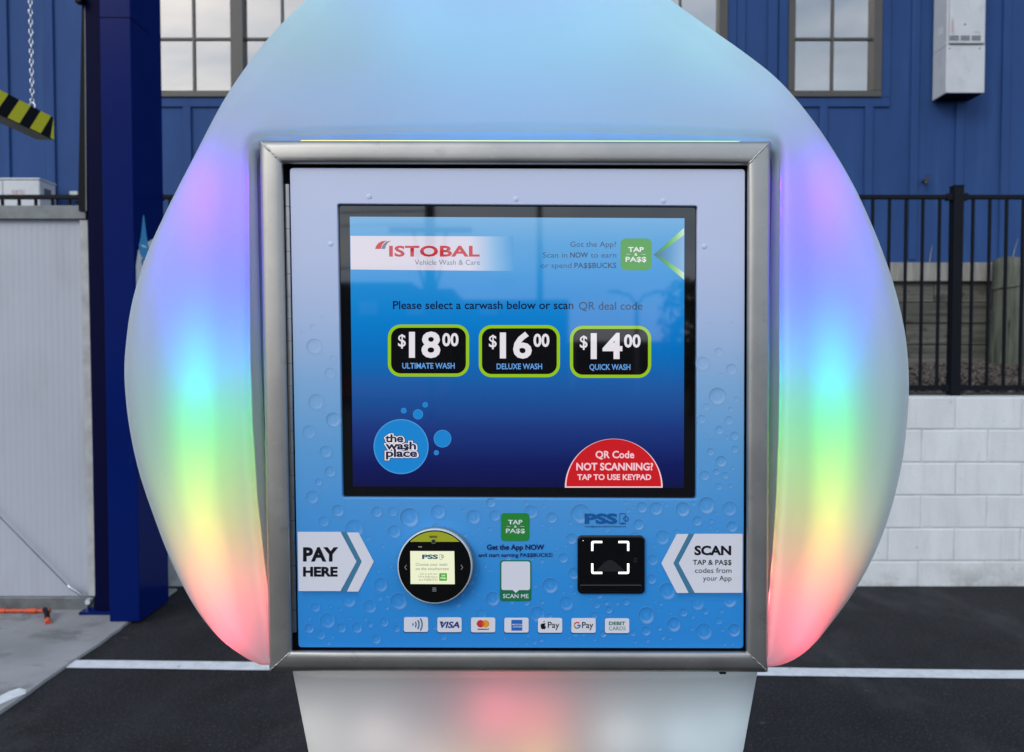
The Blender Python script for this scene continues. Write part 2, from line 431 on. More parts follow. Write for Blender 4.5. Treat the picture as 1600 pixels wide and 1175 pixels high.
# ------------------------------------------------------------------ timber retaining wall
YS = 6.95
rw = empty('retaining_wall', (3, YS, 1.2), 'grey weathered timber sleeper retaining wall behind the black fence', 'retaining wall')
ys = [440, 472.5, 505.5, 539, 572, 606]
for r in range(5):
    za = P(1500, ys[r], YS).z; zb_ = P(1500, ys[r + 1], YS).z
    off = [0, -.62, .35, -1.0, .7][r]
    for k in range(-4, 4):
        xa_ = 3.98 + off + k * 2.4
        o = box('sleeper', xa_ + .003, xa_ + 2.397, YS + random.uniform(0, .012), YS + .08, zb_ + .004, za - .003, M['sleeper'], rw, .006)
za = P(1500, 411, YS).z; zb_ = P(1500, 440, YS).z
for k in range(-7, 5):
    box('cap_board', 3.2 + k * 1.8 + .002, 5.0 + k * 1.8 - .002, YS - .045, YS + .1, zb_, za, M['sleeper_pale'], rw, .004)
for px_, lean_, h_ in ((1453, .02, .16), (1582, .05, .22)):
    b_ = P(px_, 415, YS - .06)
    o = tube('grass_stalk', [(b_.x, b_.y + .01, za - .01), (b_.x + lean_ * .3, b_.y, za + h_ * .5), (b_.x + lean_, b_.y, za + h_)], [.004, .003, .0012], mat('dry_grass', (.34, .35, .26), rough=.8), None, 5)
    setp(o, 'dry grass stalk on the cap board ' + ('above the round log post' if px_ > 1500 else 'beside the fence post'), 'grass')
# round post
pl = empty('timber_post', (P(1568, 560, YS - .13).x, YS - .16, 1.25), 'round greenish log post with split top against the retaining wall', 'post')
cx = pl.location.x; ringsn = 14; vs = []; fs = []
zlo, zhi = 1.15, P(1560, 405, YS - .16).z
for i in range(ringsn + 1):
    z = zlo + (zhi - zlo) * i / ringsn
    for k in range(28):
        a = 2 * math.pi * k / 28
        rad = .135 * (1 + .02 * math.sin(3 * a + z * 2) + .012 * math.sin(11 * a + 2.0 * math.sin(z * 3)))
        if k in (20, 23): rad *= .93
        vs.append((cx + rad * math.cos(a) - (zhi - z) * .02 + .02, YS - .16 + rad * math.sin(a), z + (.012 * math.sin(a * 2) if i == ringsn else 0)))
for i in range(ringsn):
    for k in range(28): fs.append((i * 28 + k, i * 28 + (k + 1) % 28, (i + 1) * 28 + (k + 1) % 28, (i + 1) * 28 + k))
fs.append([ringsn * 28 + k for k in range(28)])
mesh('log', vs, fs, M['log'], pl, True)
wirez = P(1560, 446, YS - .3).z
tube('wire_band', [(cx + .139 * math.cos(2 * math.pi * k / 24), YS - .16 + .139 * math.sin(2 * math.pi * k / 24), wirez + .02 * math.cos(2 * math.pi * k / 24)) for k in range(24)], .006, M['log'], pl, 6, True)

# ------------------------------------------------------------------ blue building
YH = 7.10
bld = empty('clad_building', (0, YH, 2.29), 'blue board and batten building with bronze framed windows', 'building')
ZB = P(800, 411, YH).z
ZT = 6.6
def hx(px, py=150): return P(px, py, YH).x
def hz(py): return P(800, py, YH).z
# windows: (left px, right px, sash count)
wins = [(232, 513, 2), (853, 1135, 2), (1230, 1375, 1)]
wz0, wz1 = hz(153), hz(153) + 1.62
xs = [-9.0]
for a, b, s in wins: xs += [hx(a), hx(b)]
xs.append(9.0)
wv = []; wf = []
def wq(x0, x1, z0_, z1_):
    b = len(wv); wv.extend([(x0, YH, z0_), (x1, YH, z0_), (x1, YH, z1_), (x0, YH, z1_)]); wf.append((b, b + 1, b + 2, b + 3))
for i in range(len(xs) - 1):
    if i % 2 == 0: wq(xs[i], xs[i + 1], ZB, ZT)
    else: wq(xs[i], xs[i + 1], ZB, wz0); wq(xs[i], xs[i + 1], wz1, ZT)
mesh('wall', wv, wf, M['blue_wall'], bld)
box('base_flashing', -9, 9, YH - .012, YH + .02, ZB - .004, ZB + .03, M['blue_wall'], bld)
pit = .4334; xb0 = hx(12, 300)
for k in range(-9, 34):
    x = xb0 + pit * k
    if x > 8.9 or x < -8.9: continue
    inw = None
    for a, b, s in wins:
        if hx(a) - .13 < x < hx(b) + .13: inw = (a, b)
    bw_ = .038
    if inw:
        box('batten', x - bw_, x + bw_, YH - .022, YH + .001, ZB + .03, wz0 - .088, M['blue_wall'], bld, .003, 1)
        box('batten', x - bw_, x + bw_, YH - .022, YH + .001, wz1 + .088, ZT, M['blue_wall'], bld, .003, 1)
    else:
        box('batten', x - bw_, x + bw_, YH - .022, YH + .001, ZB + .03, ZT, M['blue_wall'], bld, .003, 1)
for a, b in ((1150, 1163), (1198, 1213)):
    box('batten', hx(a), hx(b), YH - .021, YH + .001, ZB + .03, ZT, M['blue_wall'], bld, .003, 1)
# glass: coated pane, partly mirror, partly clear
gm = bpy.data.materials.new('window_glass'); gm.use_nodes = True
n_ = gm.node_tree; n_.nodes.clear()
oo = n_.nodes.new('ShaderNodeOutputMaterial'); tr = n_.nodes.new('ShaderNodeBsdfTransparent'); gl = n_.nodes.new('ShaderNodeBsdfGlossy'); mx_ = n_.nodes.new('ShaderNodeMixShader')
tr.inputs['Color'].default_value = (.80, .84, .84, 1); gl.inputs['Roughness'].default_value = .015; gl.inputs['Color'].default_value = (1, .985, .95, 1)
fr = n_.nodes.new('ShaderNodeFresnel'); fr.inputs['IOR'].default_value = 5.0
n_.links.new(fr.outputs[0], mx_.inputs[0]); n_.links.new(tr.outputs[0], mx_.inputs[1]); n_.links.new(gl.outputs[0], mx_.inputs[2]); n_.links.new(mx_.outputs[0], oo.inputs['Surface'])
tnx = n_.nodes.new('ShaderNodeTexNoise'); tnx.inputs['Scale'].default_value = 1.3
bpn = n_.nodes.new('ShaderNodeBump'); bpn.inputs['Strength'].default_value = .03; bpn.inputs['Distance'].default_value = .05
tcn = n_.nodes.new('ShaderNodeTexCoord'); n_.links.new(tcn.outputs['Object'], tnx.inputs['Vector'])
n_.links.new(tnx.outputs['Fac'], bpn.inputs['Height']); n_.links.new(bpn.outputs['Normal'], gl.inputs['Normal'])
M['glass'] = gm
FW = .062
for a, b, s in wins:
    x0, x1 = hx(a), hx(b)
    T = .088
    wn = box('window', x0 - T, x1 + T, YH - .018, YH + .002, wz1, wz1 + T, M['blue_wall'], bld, .002, 1)   # head trim carries the window
    box('trim', x0 - T, x1 + T, YH - .018, YH + .002, wz0 - T, wz0 - .001, M['blue_wall'], wn, .002, 1)
    box('trim', x0 - T, x0 - .001, YH - .018, YH + .002, wz0, wz1 - .001, M['blue_wall'], wn, .002, 1)
    box('trim', x1 + .001, x1 + T, YH - .018, YH + .002, wz0, wz1 - .001, M['blue_wall'], wn, .002, 1)
    box('frame', x0, x1, YH - .035, YH + .07, wz0, wz0 + FW * .95, M['winframe'], wn, .004, 1)
    box('frame', x0, x1, YH - .035, YH + .07, wz1 - FW, wz1 - .002, M['winframe'], wn, .004, 1)
    box('frame', x0, x0 + FW, YH - .034, YH + .07, wz0 + FW * .95, wz1 - FW, M['winframe'], wn, .004, 1)
    box('frame', x1 - FW - .02, x1, YH - .034, YH + .07, wz0 + FW * .95, wz1 - FW, M['winframe'], wn, .004, 1)
    wd = (x1 - x0) / s
    for k in range(s):
        sx0 = x0 + FW if k == 0 else x0 + wd * k + .06; sx1 = x1 - FW - .02 if k == s - 1 else x0 + wd * (k + 1) - .06
        if k: box('mullion', x0 + wd * k - .06, x0 + wd * k + .06, YH - .033, YH + .07, wz0 + FW * .95, wz1 - FW, M['winframe'], wn, .004, 1)
        zz0, zz1 = wz0 + FW * .95, wz1 - FW
        mesh('pane', [(sx0, YH + .03, zz0), (sx1, YH + .03, zz0), (sx1, YH + .03, zz1), (sx0, YH + .03, zz1)], [(0, 1, 2, 3)], gm, wn)
        xm = (sx0 + sx1) / 2
        box('glazing_bar', xm - .011, xm + .011, YH + .012, YH + .026, zz0, zz1, M['winframe'], wn)
        for q in (1, 2):
            zq = zz0 + .505 * q
            box('glazing_bar', sx0, xm - .0112, YH + .013, YH + .027, zq - .011, zq + .011, M['winframe'], wn)
            box('glazing_bar', xm + .0112, sx1, YH + .013, YH + .027, zq - .011, zq + .011, M['winframe'], wn)
        box('blind', sx0 - .05, sx1 + .05, YH + .22, YH + .225, zz0 - .05, zz1, M['blind'], wn)
    box('sill_board', x0, x1, YH + .072, YH + .24, wz0 + .01, wz0 + FW * .9, M['white_metal'], wn)
box('roof', -9.4, 9.4, YH - .5, YH + 6, ZT, ZT + .2, M['winframe'], bld)
box('side_wall', -9.0, -8.9, YH + .05, YH + 5.8, ZB, ZT, M['blue_wall'], bld)
box('side_wall', 8.9, 9.0, YH + .05, YH + 5.8, ZB, ZT, M['blue_wall'], bld)
box('back_wall', -9, 9, YH + 5.8, YH + 5.9, ZB - .9, ZT, M['blue_wall'], bld)
box('plinth', -9, 9, YH + .03, YH + 5.8, 1.2, ZB - .006, M['mortar'], bld)

# bottles on the sill
def lathe(name, prof, cx, cy, cz, m, parent=None, seg=16):
    vs = []; fs = []
    for r, z in prof:
        for k in range(seg): vs.append((cx + r * math.cos(2 * math.pi * k / seg), cy + r * math.sin(2 * math.pi * k / seg), cz + z))
    for i in range(len(prof) - 1):
        for k in range(seg): fs.append((i * seg + k, i * seg + (k + 1) % seg, (i + 1) * seg + (k + 1) % seg, (i + 1) * seg + k))
    fs.append([k for k in range(seg)][::-1]); fs.append([(len(prof) - 1) * seg + k for k in range(seg)])
    return mesh(name, vs, fs, m, parent, True)
zs = wz0 + FW * .9
bm_ = mat('pale_green_plastic', (.84, .92, .86), rough=.4); bm2 = mat('pale_plastic', (.84, .89, .92), rough=.4); capm = mat('cream_cap', (.72, .70, .50), rough=.5)
b1 = empty('bottle', (hx(1292), YH + .13, zs), 'pale green bottle with cream cap standing inside the single window', 'bottle')
lathe('body', [(.0, 0), (.042, .002), (.044, .02), (.044, .17), (.036, .20), (.016, .215), (.016, .23)], hx(1292), YH + .13, zs, bm_, b1)
lathe('cap', [(.018, .231), (.019, .235), (.019, .26), (.012, .265)], hx(1292), YH + .13, zs, capm, b1)
b2 = lathe('tumbler', [(.0, 0), (.034, .001), (.038, .01), (.045, .20), (.045, .207), (.041, .207), (.036, .02)], hx(1308), YH + .13, zs, bm2)
setp(b2, 'plain pale tumbler beside the bottle inside the single window', 'cup')

# gas water heater
YG = 6.86
wh = empty('water_heater', (P(1508, 150, YG).x, YG, 0), 'white wall mounted gas water heater with louvre slots on blue wall', 'water heater')
hx0, hx1 = P(1478.5, 100, YG).x, P(1539, 100, YG).x
hzb = P(1508, 145, YG).z; hzm = P(1508, 70, YG).z
YHB = 7.078
wh.location.z = hzb
cov = box('pipe_cover', hx0, hx1, YG, YHB, hzb, hzm - .002, M['white_metal'], wh, .004)
box('heater_case', hx0, hx1, YG + .003, YHB, hzm, hzm + .75, M['white_metal'], wh, .004)
fp = box('front_cover', hx0 + .016, hx1 - .016, YG - .02, YG + .0025, hzm + .006, hzm + .72, M['white_metal'], wh, .008)
box('base_opening', hx0 + .012, hx1 - .012, YG + .012, YHB - .012, hzb - .003, hzb + .001, M['tapeblack'], wh)  # black plate that paints in the shade of the underside
dk = mat('louvre_shadow', (.10, .115, .13), rough=.7)
for gx in (1484, 1501, 1518):
    for r in range(4):
        xA = P(gx, 60, YG - .02).x; xB = P(gx + 14.3, 60, YG - .02).x; zA = P(1500, 56.3 + r * 2.15, YG - .02).z
        box('louvre', xA, xB, YG - .0215, YG - .019, zA - .0045, zA + .0035, dk, wh)
redm = ink('red_print', (196, 120, 125)); greym = ink('grey_print', (140, 150, 160))
text('RINNAI', 1478.5, 1498.5, 39.5, 43, YG - .0212, redm, wh, rot=1)
text('Infinity', 1522, 1532, 48.5, 51.5, YG - .0212, greym, wh)
text('Infinity', 1481, 1495, 16, 20, YG - .0212, ink('white_print', (225, 232, 240)), wh, rot=1)
prism('sight_hole', circ(1508, 38, 1.5, 12), YG - .0213, YG - .019, dk, wh)
for sx in (1483.5, 1531): prism('screw', circ(sx, 75.5, 1.2, 10), YG - .002, YG + .002, dk, wh)
o = box('side_sticker', hx0 - .0015, hx0 + .001, 6.93, 7.0, hzm + .13, hzm + .20, ink('sticker_white', (215, 220, 225)), wh)
# hose tap
brass = mat('dull_brass', (.07, .06, .045), rough=.5, metal=.6)
tp = empty('hose_tap', (P(1448, 283, 7.02).x, 7.02, P(1448, 283, 7.02).z), 'small dark garden tap on the blue wall above the fence', 'tap')
tx, tz = tp.location.x, tp.location.z
tube('spout', [(tx + .01, YH + .001, tz + .012), (tx, 7.05, tz + .012), (tx - .008, 7.02, tz + .005), (tx - .014, 7.01, tz - .03)], [.012, .016, .018, .014], brass, tp, 10)
tube('handle', [(tx + .012, 7.03, tz + .02), (tx + .016, 7.028, tz + .05)], [.008, .008], brass, tp, 8)
box('grip', tx - .006, tx + .042, 7.02, 7.036, tz + .048, tz + .058, brass, tp, .003)

# air conditioner unit on brackets (left)
YA = 6.72
ac = empty('air_conditioner', (P(20, 320, YA).x, YA, P(20, 330, YA).z), 'white outdoor air conditioner unit seen over the fluted screen', 'air conditioner')
ax1 = P(62, 300, YA).x; ax0 = ax1 - .82; az1 = P(30, 281, YA).z; az0 = az1 - .56
box('case', ax0, ax1, YA, YA + .24, az0, az1, M['white_metal'], ac, .012)
box('lid', ax0 - .006, ax1 + .006, YA - .006, YA + .246, az1, az1 + .018, M['white_metal'], ac, .006)
box('side_handle', ax1 + .001, ax1 + .006, YA + .06, YA + .16, az1 - .12, az1 - .06, dk, ac, .002)
box('panel_seam', P(4, 300, YA).x, P(4, 300, YA).x + .004, YA - .002, YA + .001, az0 + .02, az1 - .01, dk, ac)
text('FUJITSU', 18, 39, 297, 303, YA - .0015, ink('dull_red_print', (176, 130, 140)), ac, shear=.2, off=.01)
for x in (ax0 + .1, ax1 - .1): box('bracket', x - .02, x + .02, YA + .02, YH - .001, az0 - .05, az0 - .001, M['galv'], ac)
jb = box('junction_box', P(108, 304, 7.0).x, P(121, 304, 7.0).x, 7.0, YH - .001, P(115, 311, 7.0).z, P(115, 298.5, 7.0).z, M['white_metal'], None, .006)
setp(jb, 'small cream junction box on blue wall beside the navy column', 'junction box')

# ------------------------------------------------------------------ wash bay column
col = empty('bay_column', (-2.02, 3.95, 0), 'glossy navy blue steel column at the edge of the concrete slab', 'column')
YC = 3.80
box('front_post', -2.10, -1.943, YC, 4.13, .013, 3.9, M['navy'], col, .004)
box('guide_channel', -2.245, -2.1005, YC + .12, 4.10, .013, 3.9, M['navy_dark'], col, .006)
box('foot_plate', -2.32, -2.101, YC + .10, 4.12, .0125, .028, M['navy'], col, .002)
prism('rubber_seal', [(123, 330), (122, 310), (128, 0), (128, -60), (134.5, -60), (134, 0), (137.5, 330)], 3.93, 3.96, M['tapeblack'], col)
tube('edge_trim', [P(135, 330, 3.925), P(133, 0, 3.925), P(132.6, -80, 3.925)], .004, M['galv'], col, 6)
box('cable_clip', P(120, 5, 3.9).x, P(130, 5, 3.9).x, 3.88, 3.92, P(125, 6, 3.9).z, P(125, -8, 3.9).z, M['black'], col, .004)
box('panel_joint', -2.102, -1.9415, YC - .0015, YC + .2, P(180, 28.0, YC).z, P(180, 26.5, YC).z, M['navy_dark'], col)
box('overhead_arm', -2.10, -1.95, 1.4, YC - .001, 3.62, 3.86, M['navy'], col, .004)
# decal on the right face of the column
def cface(y, py_ref): return None
XC = -1.9425
def side_poly(name, pts, x, m): return mesh(name, [(x, y, z) for y, z in pts], [list(range(len(pts)))], m, col)
zl = lambda py: P(215, py, 3.95).z
side_poly('white_decal', [(3.815, zl(470)), (4.125, zl(470)), (4.125, zl(377)), (4.00, zl(371)), (3.93, zl(380)), (3.84, zl(395)), (3.815, zl(420))], XC + .0010, ink('decal_white', (222, 228, 232)))
dp = []
for i in range(24):
    a = 2 * math.pi * i / 24
    yy = 3.90 + .055 * math.cos(a); zz = zl(388) + .062 * math.sin(a)
    if math.sin(a) > .1: zz += .11 * (math.sin(a) ** 3); yy = 3.90 + .055 * math.cos(a) * (1 - .55 * math.sin(a))
    dp.append((yy, zz))
side_poly('drop_decal', dp, XC + .0022, ink('decal_blue', (70, 160, 215)))
side_poly('drop_shine', [(3.87, zl(388)), (3.92, zl(389)), (3.92, zl(386)), (3.87, zl(385.5))], XC + .0032, ink('decal_white2', (230, 235, 240)))
me = glyphs('S.'); k_ = .09 / _cap
for v in me.vertices: v.co = (XC + .0022, 3.86 + v.co.x * k_ * 1.5, zl(432) + v.co.y * k_)
me.materials.clear(); link('lettering', me, ink('decal_blue2', (70, 140, 190)), col)

# clearance bar on chains
Ye = 3.30
xr = P(84.5, 200, Ye).x; zt_ = P(84, 183, Ye).z; zb_ = P(84, 218.5, Ye).z
cb = empty('clearance_bar', (xr - .03, 2.5, zb_), 'yellow and black striped clearance bar hanging on chains beside the navy column', 'barrier')
Ys0 = 1.55
box('beam', xr - .075, xr - .002, Ys0, Ye, zb_, zt_, M['tapeblack'], cb, .002)
hgt = zt_ - zb_
y_ = Ys0 + .068; sw = .138
lean = .075
while y_ < Ye + .1:
    pts = [(y_, zb_), (y_ + sw * .52, zb_), (y_ + sw * .52 + lean, zt_), (y_ + lean, zt_)]
    # clip to the end of the bar
    pts = [(min(max(a, Ys0), Ye), b) for a, b in pts]
    if max(p[0] for p in pts) - min(p[0] for p in pts) > .01:
        mesh('stripe', [(xr - .0012, a, b + (.0015 if b == zb_ else -.0015)) for a, b in pts], [(0, 1, 2, 3)], M['yellow'], cb)
    y_ += sw
mesh('underside', [(xr - .073, Ys0 + .002, zb_ - .0012), (xr - .073, Ye - .002, zb_ - .0012), (xr - .004, Ye - .002, zb_ - .0012), (xr - .004, Ys0 + .002, zb_ - .0012)], [(0, 1, 2, 3)], M['underside'], cb)
def chain_mesh(x, y, z0_, z1_):
    vs = []; fs = []; pitch = .021; n_l = int((z1_ - z0_) / pitch) + 1
    for i in range(n_l):
        zc = z0_ + pitch * i
        base = len(vs); ns = 12; nr = 6; rr_ = .0022
        for k in range(ns):
            a = 2 * math.pi * k / ns
            u, v = .0065 * math.cos(a), .0135 * math.sin(a)
            for q in range(nr):
                b = 2 * math.pi * q / nr
                nu, nv = math.cos(a) * math.cos(b) * rr_, math.sin(a) * math.cos(b) * rr_; nw = math.sin(b) * rr_
                p = (u + nu, nw, v + nv) if i % 2 == 0 else (nw, u + nu, v + nv)
                ca, sa = math.cos(.6), math.sin(.6)
                vs.append((x + p[0] * ca - p[1] * sa, y + p[0] * sa + p[1] * ca, zc + p[2]))
        for k in range(ns):
            for q in range(nr):
                fs.append((base + k * nr + q, base + k * nr + (q + 1) % nr, base + ((k + 1) % ns) * nr + (q + 1) % nr, base + ((k + 1) % ns) * nr + q))
    return vs, fs
for yc in (P(68, 170, 3.2).y + .0, 1.72):
    xc = xr - .03
    tube('eye_bolt', [(xc + .012 * math.cos(2 * math.pi * k / 14), yc, zt_ + .015 + .015 * math.sin(2 * math.pi * k / 14)) for k in range(14)], .003, M['chrome'], cb, 6, True)
    v_, f_ = chain_mesh(xc, yc, zt_ + .036, 3.62); mesh('chain', v_, f_, M['chrome'], cb, True)

# ------------------------------------------------------------------ fluted screen
YP = 4.0
fsn = empty('fluted_screen', (-3.2, YP, .02), 'white fluted plastic screen in a galvanised frame left of the navy column', 'screen')
px1 = P(126, 600, YP).x; pz0 = P(60, 933, YP).z; pz1 = P(60, 343, YP).z
vs = []; fs = []; xx = px1 + .02; cols = int((xx + 4.6) / .0085)
for i in range(cols + 1):
    yy = YP + .012 + .0006 * math.cos(i * math.pi / 2)
    vs += [(xx - i * .0085, yy, pz0 - .01), (xx - i * .0085, yy, pz1 + .01)]
for i in range(cols): fs.append((2 * i + 2, 2 * i, 2 * i + 1, 2 * i + 3))
M['poly'] = stain(mat('white_polycarbonate', (.42, .45, .515), rough=.42, var=.05, vscale=1.5), (.30, .30, .31), 2.5, .48, .72, .4, stretch=(2, 1, .4), detail=9)
mesh('fluted_sheet', vs, fs, M['poly'], fsn, True)
zr0, zr1 = P(60, 343, YP).z, P(60, 322, YP).z
box('top_rail', -4.6, P(137, 330, YP).x, YP - .02, YP + .03, zr0, zr1, M['galv'], fsn, .003)
zr2, zr3 = P(60, 954, YP).z, P(60, 932, YP).z
box('bottom_rail', -4.6, P(149.5, 945, YP).x, YP - .018, YP + .03, zr2, zr3, M['galv'], fsn, .003)
pa, pb = P(124.5, 344, YP - .015), P(136.5, 344, YP - .015); pc, pd = P(149.5, 931, YP - .015), P(139, 931, YP - .015)
M['offwhite'] = mat('scuffed_white_paint', (.42, .43, .44), rough=.6, var=.2, vscale=12, bump=.1)
v_ = [Vector(p) for p in (pa, pb, pc, pd)]
mesh('edge_post', v_ + [v + Vector((0, .04, 0)) for v in v_], [(0, 1, 2, 3)[::-1], (4, 5, 6, 7), (0, 4, 7, 3), (1, 2, 6, 5), (0, 1, 5, 4), (3, 7, 6, 2)], M['offwhite'], fsn)
tube('brace_cable', [P(-160, 634, YP - .03), P(0, 808, YP - .03), P(106, 916, YP - .03)], .0035, M['galv'], fsn, 6)
tube('turnbuckle', [P(106, 914, YP - .032), P(110, 917.5, YP - .032), P(124, 927, YP - .032), P(129, 931.5, YP - .032)], [.004, .009, .009, .004], M['chrome'], fsn, 8)
prism('bolt', circ(136.5, 941, 4.2, 12), YP - .05, YP - .019, M['white_metal'], fsn)
tube('anchor_pin', [P(136.5, 936, YP - .03), P(136.5, 955, YP - .03)], .008, M['chrome'], fsn, 8)
for fx in (-3.0, -4.2): box('foot', fx - .05, fx + .05, YP - .01, YP + .03, .0125, zr2 + .002, M['galv'], fsn)

orb = empty('orange_hose', (-2.6, 3.9, .012), 'orange ribbed hose lying under the fluted screen', 'hose')
y0o = 3.93
hp = [P(-120 + i * 4.4, 961 + .8 * math.sin(i * 1.1), y0o) for i in range(46)]
for p in hp: p.z = .0255
tube('hose', hp, [.0095 + .003 * math.sin(i * 2.4) for i in range(46)], M['orange'], orb, 10)
for i in (28, 39): tube('collar', [hp[i] - Vector((.02, 0, 0)), hp[i] + Vector((.02, 0, 0))], .0135, M['orange'], orb, 12)
st = empty('strap_end', (P(75, 970, 3.80).x, 3.80, .012), 'orange and black strap end hanging off the hose onto the slab', 'strap')
sp = [P(70, 952, 3.88), P(73, 958, 3.84), P(74.5, 968, 3.80), P(75.5, 980, 3.77)]
for i, p in enumerate(sp): p.z = max(p.z, .02)
tube('webbing', sp[:3], .013, M['black'], st, 8); tube('tip', [sp[2] + Vector((0, -.001, -.001)), sp[3]], [.0145, .013], M['orange'], st, 8)

# ================================================================== KIOSK
YK = .827                                # front of the steel frame
KZ = 0.0
kio = empty('payment_kiosk', (0, YK + .15, 0), 'white teardrop car wash payment kiosk glowing rainbow colours around a touchscreen', 'kiosk')

# ---- translucent shell material
sm = bpy.data.materials.new('translucent_white_shell'); sm.use_nodes = True
n_ = sm.node_tree; n_.nodes.clear()
oo = n_.nodes.new('ShaderNodeOutputMaterial'); pb_ = n_.nodes.new('ShaderNodeBsdfPrincipled'); tl = n_.nodes.new('ShaderNodeBsdfTranslucent'); ms = n_.nodes.new('ShaderNodeMixShader')
pb_.inputs['Base Color'].default_value = (.40, .435, .46, 1); pb_.inputs['Roughness'].default_value = .5; pb_.inputs['Specular IOR Level'].default_value = .25
tl.inputs['Color'].default_value = (.9, .92, .93, 1)
tcn = n_.nodes.new('ShaderNodeTexCoord'); tn = n_.nodes.new('ShaderNodeTexNoise'); tn.inputs['Scale'].default_value = 900; tn.inputs['Detail'].default_value = 2
bp = n_.nodes.new('ShaderNodeBump'); bp.inputs['Strength'].default_value = .12; bp.inputs['Distance'].default_value = .0006
n_.links.new(tcn.outputs['Object'], tn.inputs['Vector']); n_.links.new(tn.outputs['Fac'], bp.inputs['Height']); n_.links.new(bp.outputs['Normal'], pb_.inputs['Normal'])
ms.inputs[0].default_value = .50
dst = stain(sm, (.36, .37, .37), 14, .58, .80, .22, stretch=(1, 1, .5), detail=9) if 'Principled BSDF' in n_.nodes else None
n_.links.new(pb_.outputs[0], ms.inputs[1]); n_.links.new(tl.outputs[0], ms.inputs[2]); n_.links.new(ms.outputs[0], oo.inputs['Surface'])
M['shell'] = sm

def spline(pts, closed=True, sub=14):
    n = len(pts); o = []
    for i in range(n):
        p0, p1, p2, p3 = (Vector(pts[(i + k) % n]) for k in (-1, 0, 1, 2))
        for j in range(sub):
            t = j / sub
            o.append(.5 * ((2 * p1) + (p2 - p0) * t + (2 * p0 - 5 * p1 + 4 * p2 - p3) * t * t + (3 * p1 - p0 - 3 * p2 + p3) * t ** 3))
    return o
OUT = [(418, 1039), (404, 1037), (381, 1026), (342, 996), (303, 946), (268, 878), (240, 806), (216, 733), (201, 660), (194.5, 590), (197, 535), (207, 470), (229, 398),
       (262, 325), (303, 245), (350, 156), (398, 86), (441, 36), (482, -4), (545, -78), (604, -165), (650, -250), (690, -292), (742, -266), (800, -196), (870, -128), (952, -66), (1045, -2),
       (1100, 38), (1160, 80), (1213, 122), (1258, 172), (1301, 233), (1340, 302), (1374, 380), (1398, 450), (1414, 520), (1420, 588), (1418, 652), (1410, 720), (1394, 790), (1369, 860), (1334, 925),
       (1290, 985), (1266, 1012), (1240, 1031), (1210, 1042), (1200, 1041), (1000, 1040), (800, 1040), (620, 1039)]
outl = spline(OUT)
PK = []                                    # mouth of the pocket around the steel frame
PK += [(419, 1030), (414, 965), (403, 890), (390, 780), (382, 660), (379, 560), (379, 420), (380, 240)]
PK += [(382, 224), (387, 214), (396, 208), (410, 205.5)]
PK += [(560, 198), (700, 195), (810, 194), (930, 195.5), (1060, 199), (1196, 205.5)]
PK += [(1210, 208), (1219, 213), (1225, 222), (1228, 240)]
PK += [(1229, 420), (1230, 600), (1229, 680), (1225, 780), (1218, 870), (1210, 950), (1201, 1030)]
PK += [(1000, 1031), (800, 1031), (600, 1031)]
pock = [Vector(p) for p in PK]
CEN = Vector((806, 660))
def ray_poly(poly, d):
    best = None
    n = len(poly)
    for i in range(n):
        a = poly[i] - CEN; b = poly[(i + 1) % n] - CEN; e = b - a
        den = d.x * e.y - d.y * e.x
        if abs(den) < 1e-9: continue
        t = (a.x * e.y - a.y * e.x) / den; s = (a.x * d.y - a.y * d.x) / den
        if t > 0 and -1e-6 <= s <= 1 + 1e-6: best = t if best is None else max(best, t)
    return best
NA = 360
OR = []; BR = []
for i in range(NA):
    a = 2 * math.pi * (i + .5) / NA; d = Vector((math.cos(a), math.sin(a)))
    ro = ray_poly(outl, d); rb = ray_poly(pock, d)
    OR.append(CEN + d * ro); BR.append(CEN + d * min(rb, ro - 5))
# light smoothing of the pocket mouth keeps its corners soft
rows = []
for kk, (sh, dy) in enumerate(((-30, .045), (-13, .044), (-11, .030), (-8, .014), (-4, .007), (1.0, .0042), (6, .0035))):
    row = []
    for i in range(NA):
        d = (OR[i] - BR[i]); ln = d.length; d = d / ln
        row.append((BR[i] + d * min(sh, ln * .3), YK + dy))
    rows.append(row)
NF = 30
EW = 30.0                                  # width of the rounded edge, measured square to the outline
o2 = outl[::2]
def edge_dist(p):
    return min(((a_ + (b_ - a_) * max(0, min(1, (p - a_).dot(b_ - a_) / max(1e-9, (b_ - a_).length_squared)))) - p).length_squared for a_, b_ in zip(o2, o2[1:] + o2[:1])) ** .5
for j in range(1, NF + 1):
    row = []
    u = j / NF
    for i in range(NA):
        d = OR[i] - BR[i]; ln = d.length; d = d / ln
        s0 = min(6, ln * .3)
        # rows crowd towards the outline
        t = 1 - (1 - u) ** 1.9
        p = BR[i] + d * (s0 + (ln - s0) * t)
        e = edge_dist(p) if u < 1 else 0.0
        w_ = EW * min(1, ln / 100)
        y = YK + .0035 + .006 * (1 - math.exp(-max(0, 170 - e) / 90)) * min(1, ln / 120) * min(1, (ln * t) / 40)
        if e < w_: y += .034 * min(1, ln / 100) * (1 - math.sqrt(max(0, 1 - (1 - e / w_) ** 2)))
        row.append((p, y))
    rows.append(row)
verts = []; faces = []
for row in rows:
    for p, y in row: verts.append(P(p.x, p.y, y))
nr = len(rows)
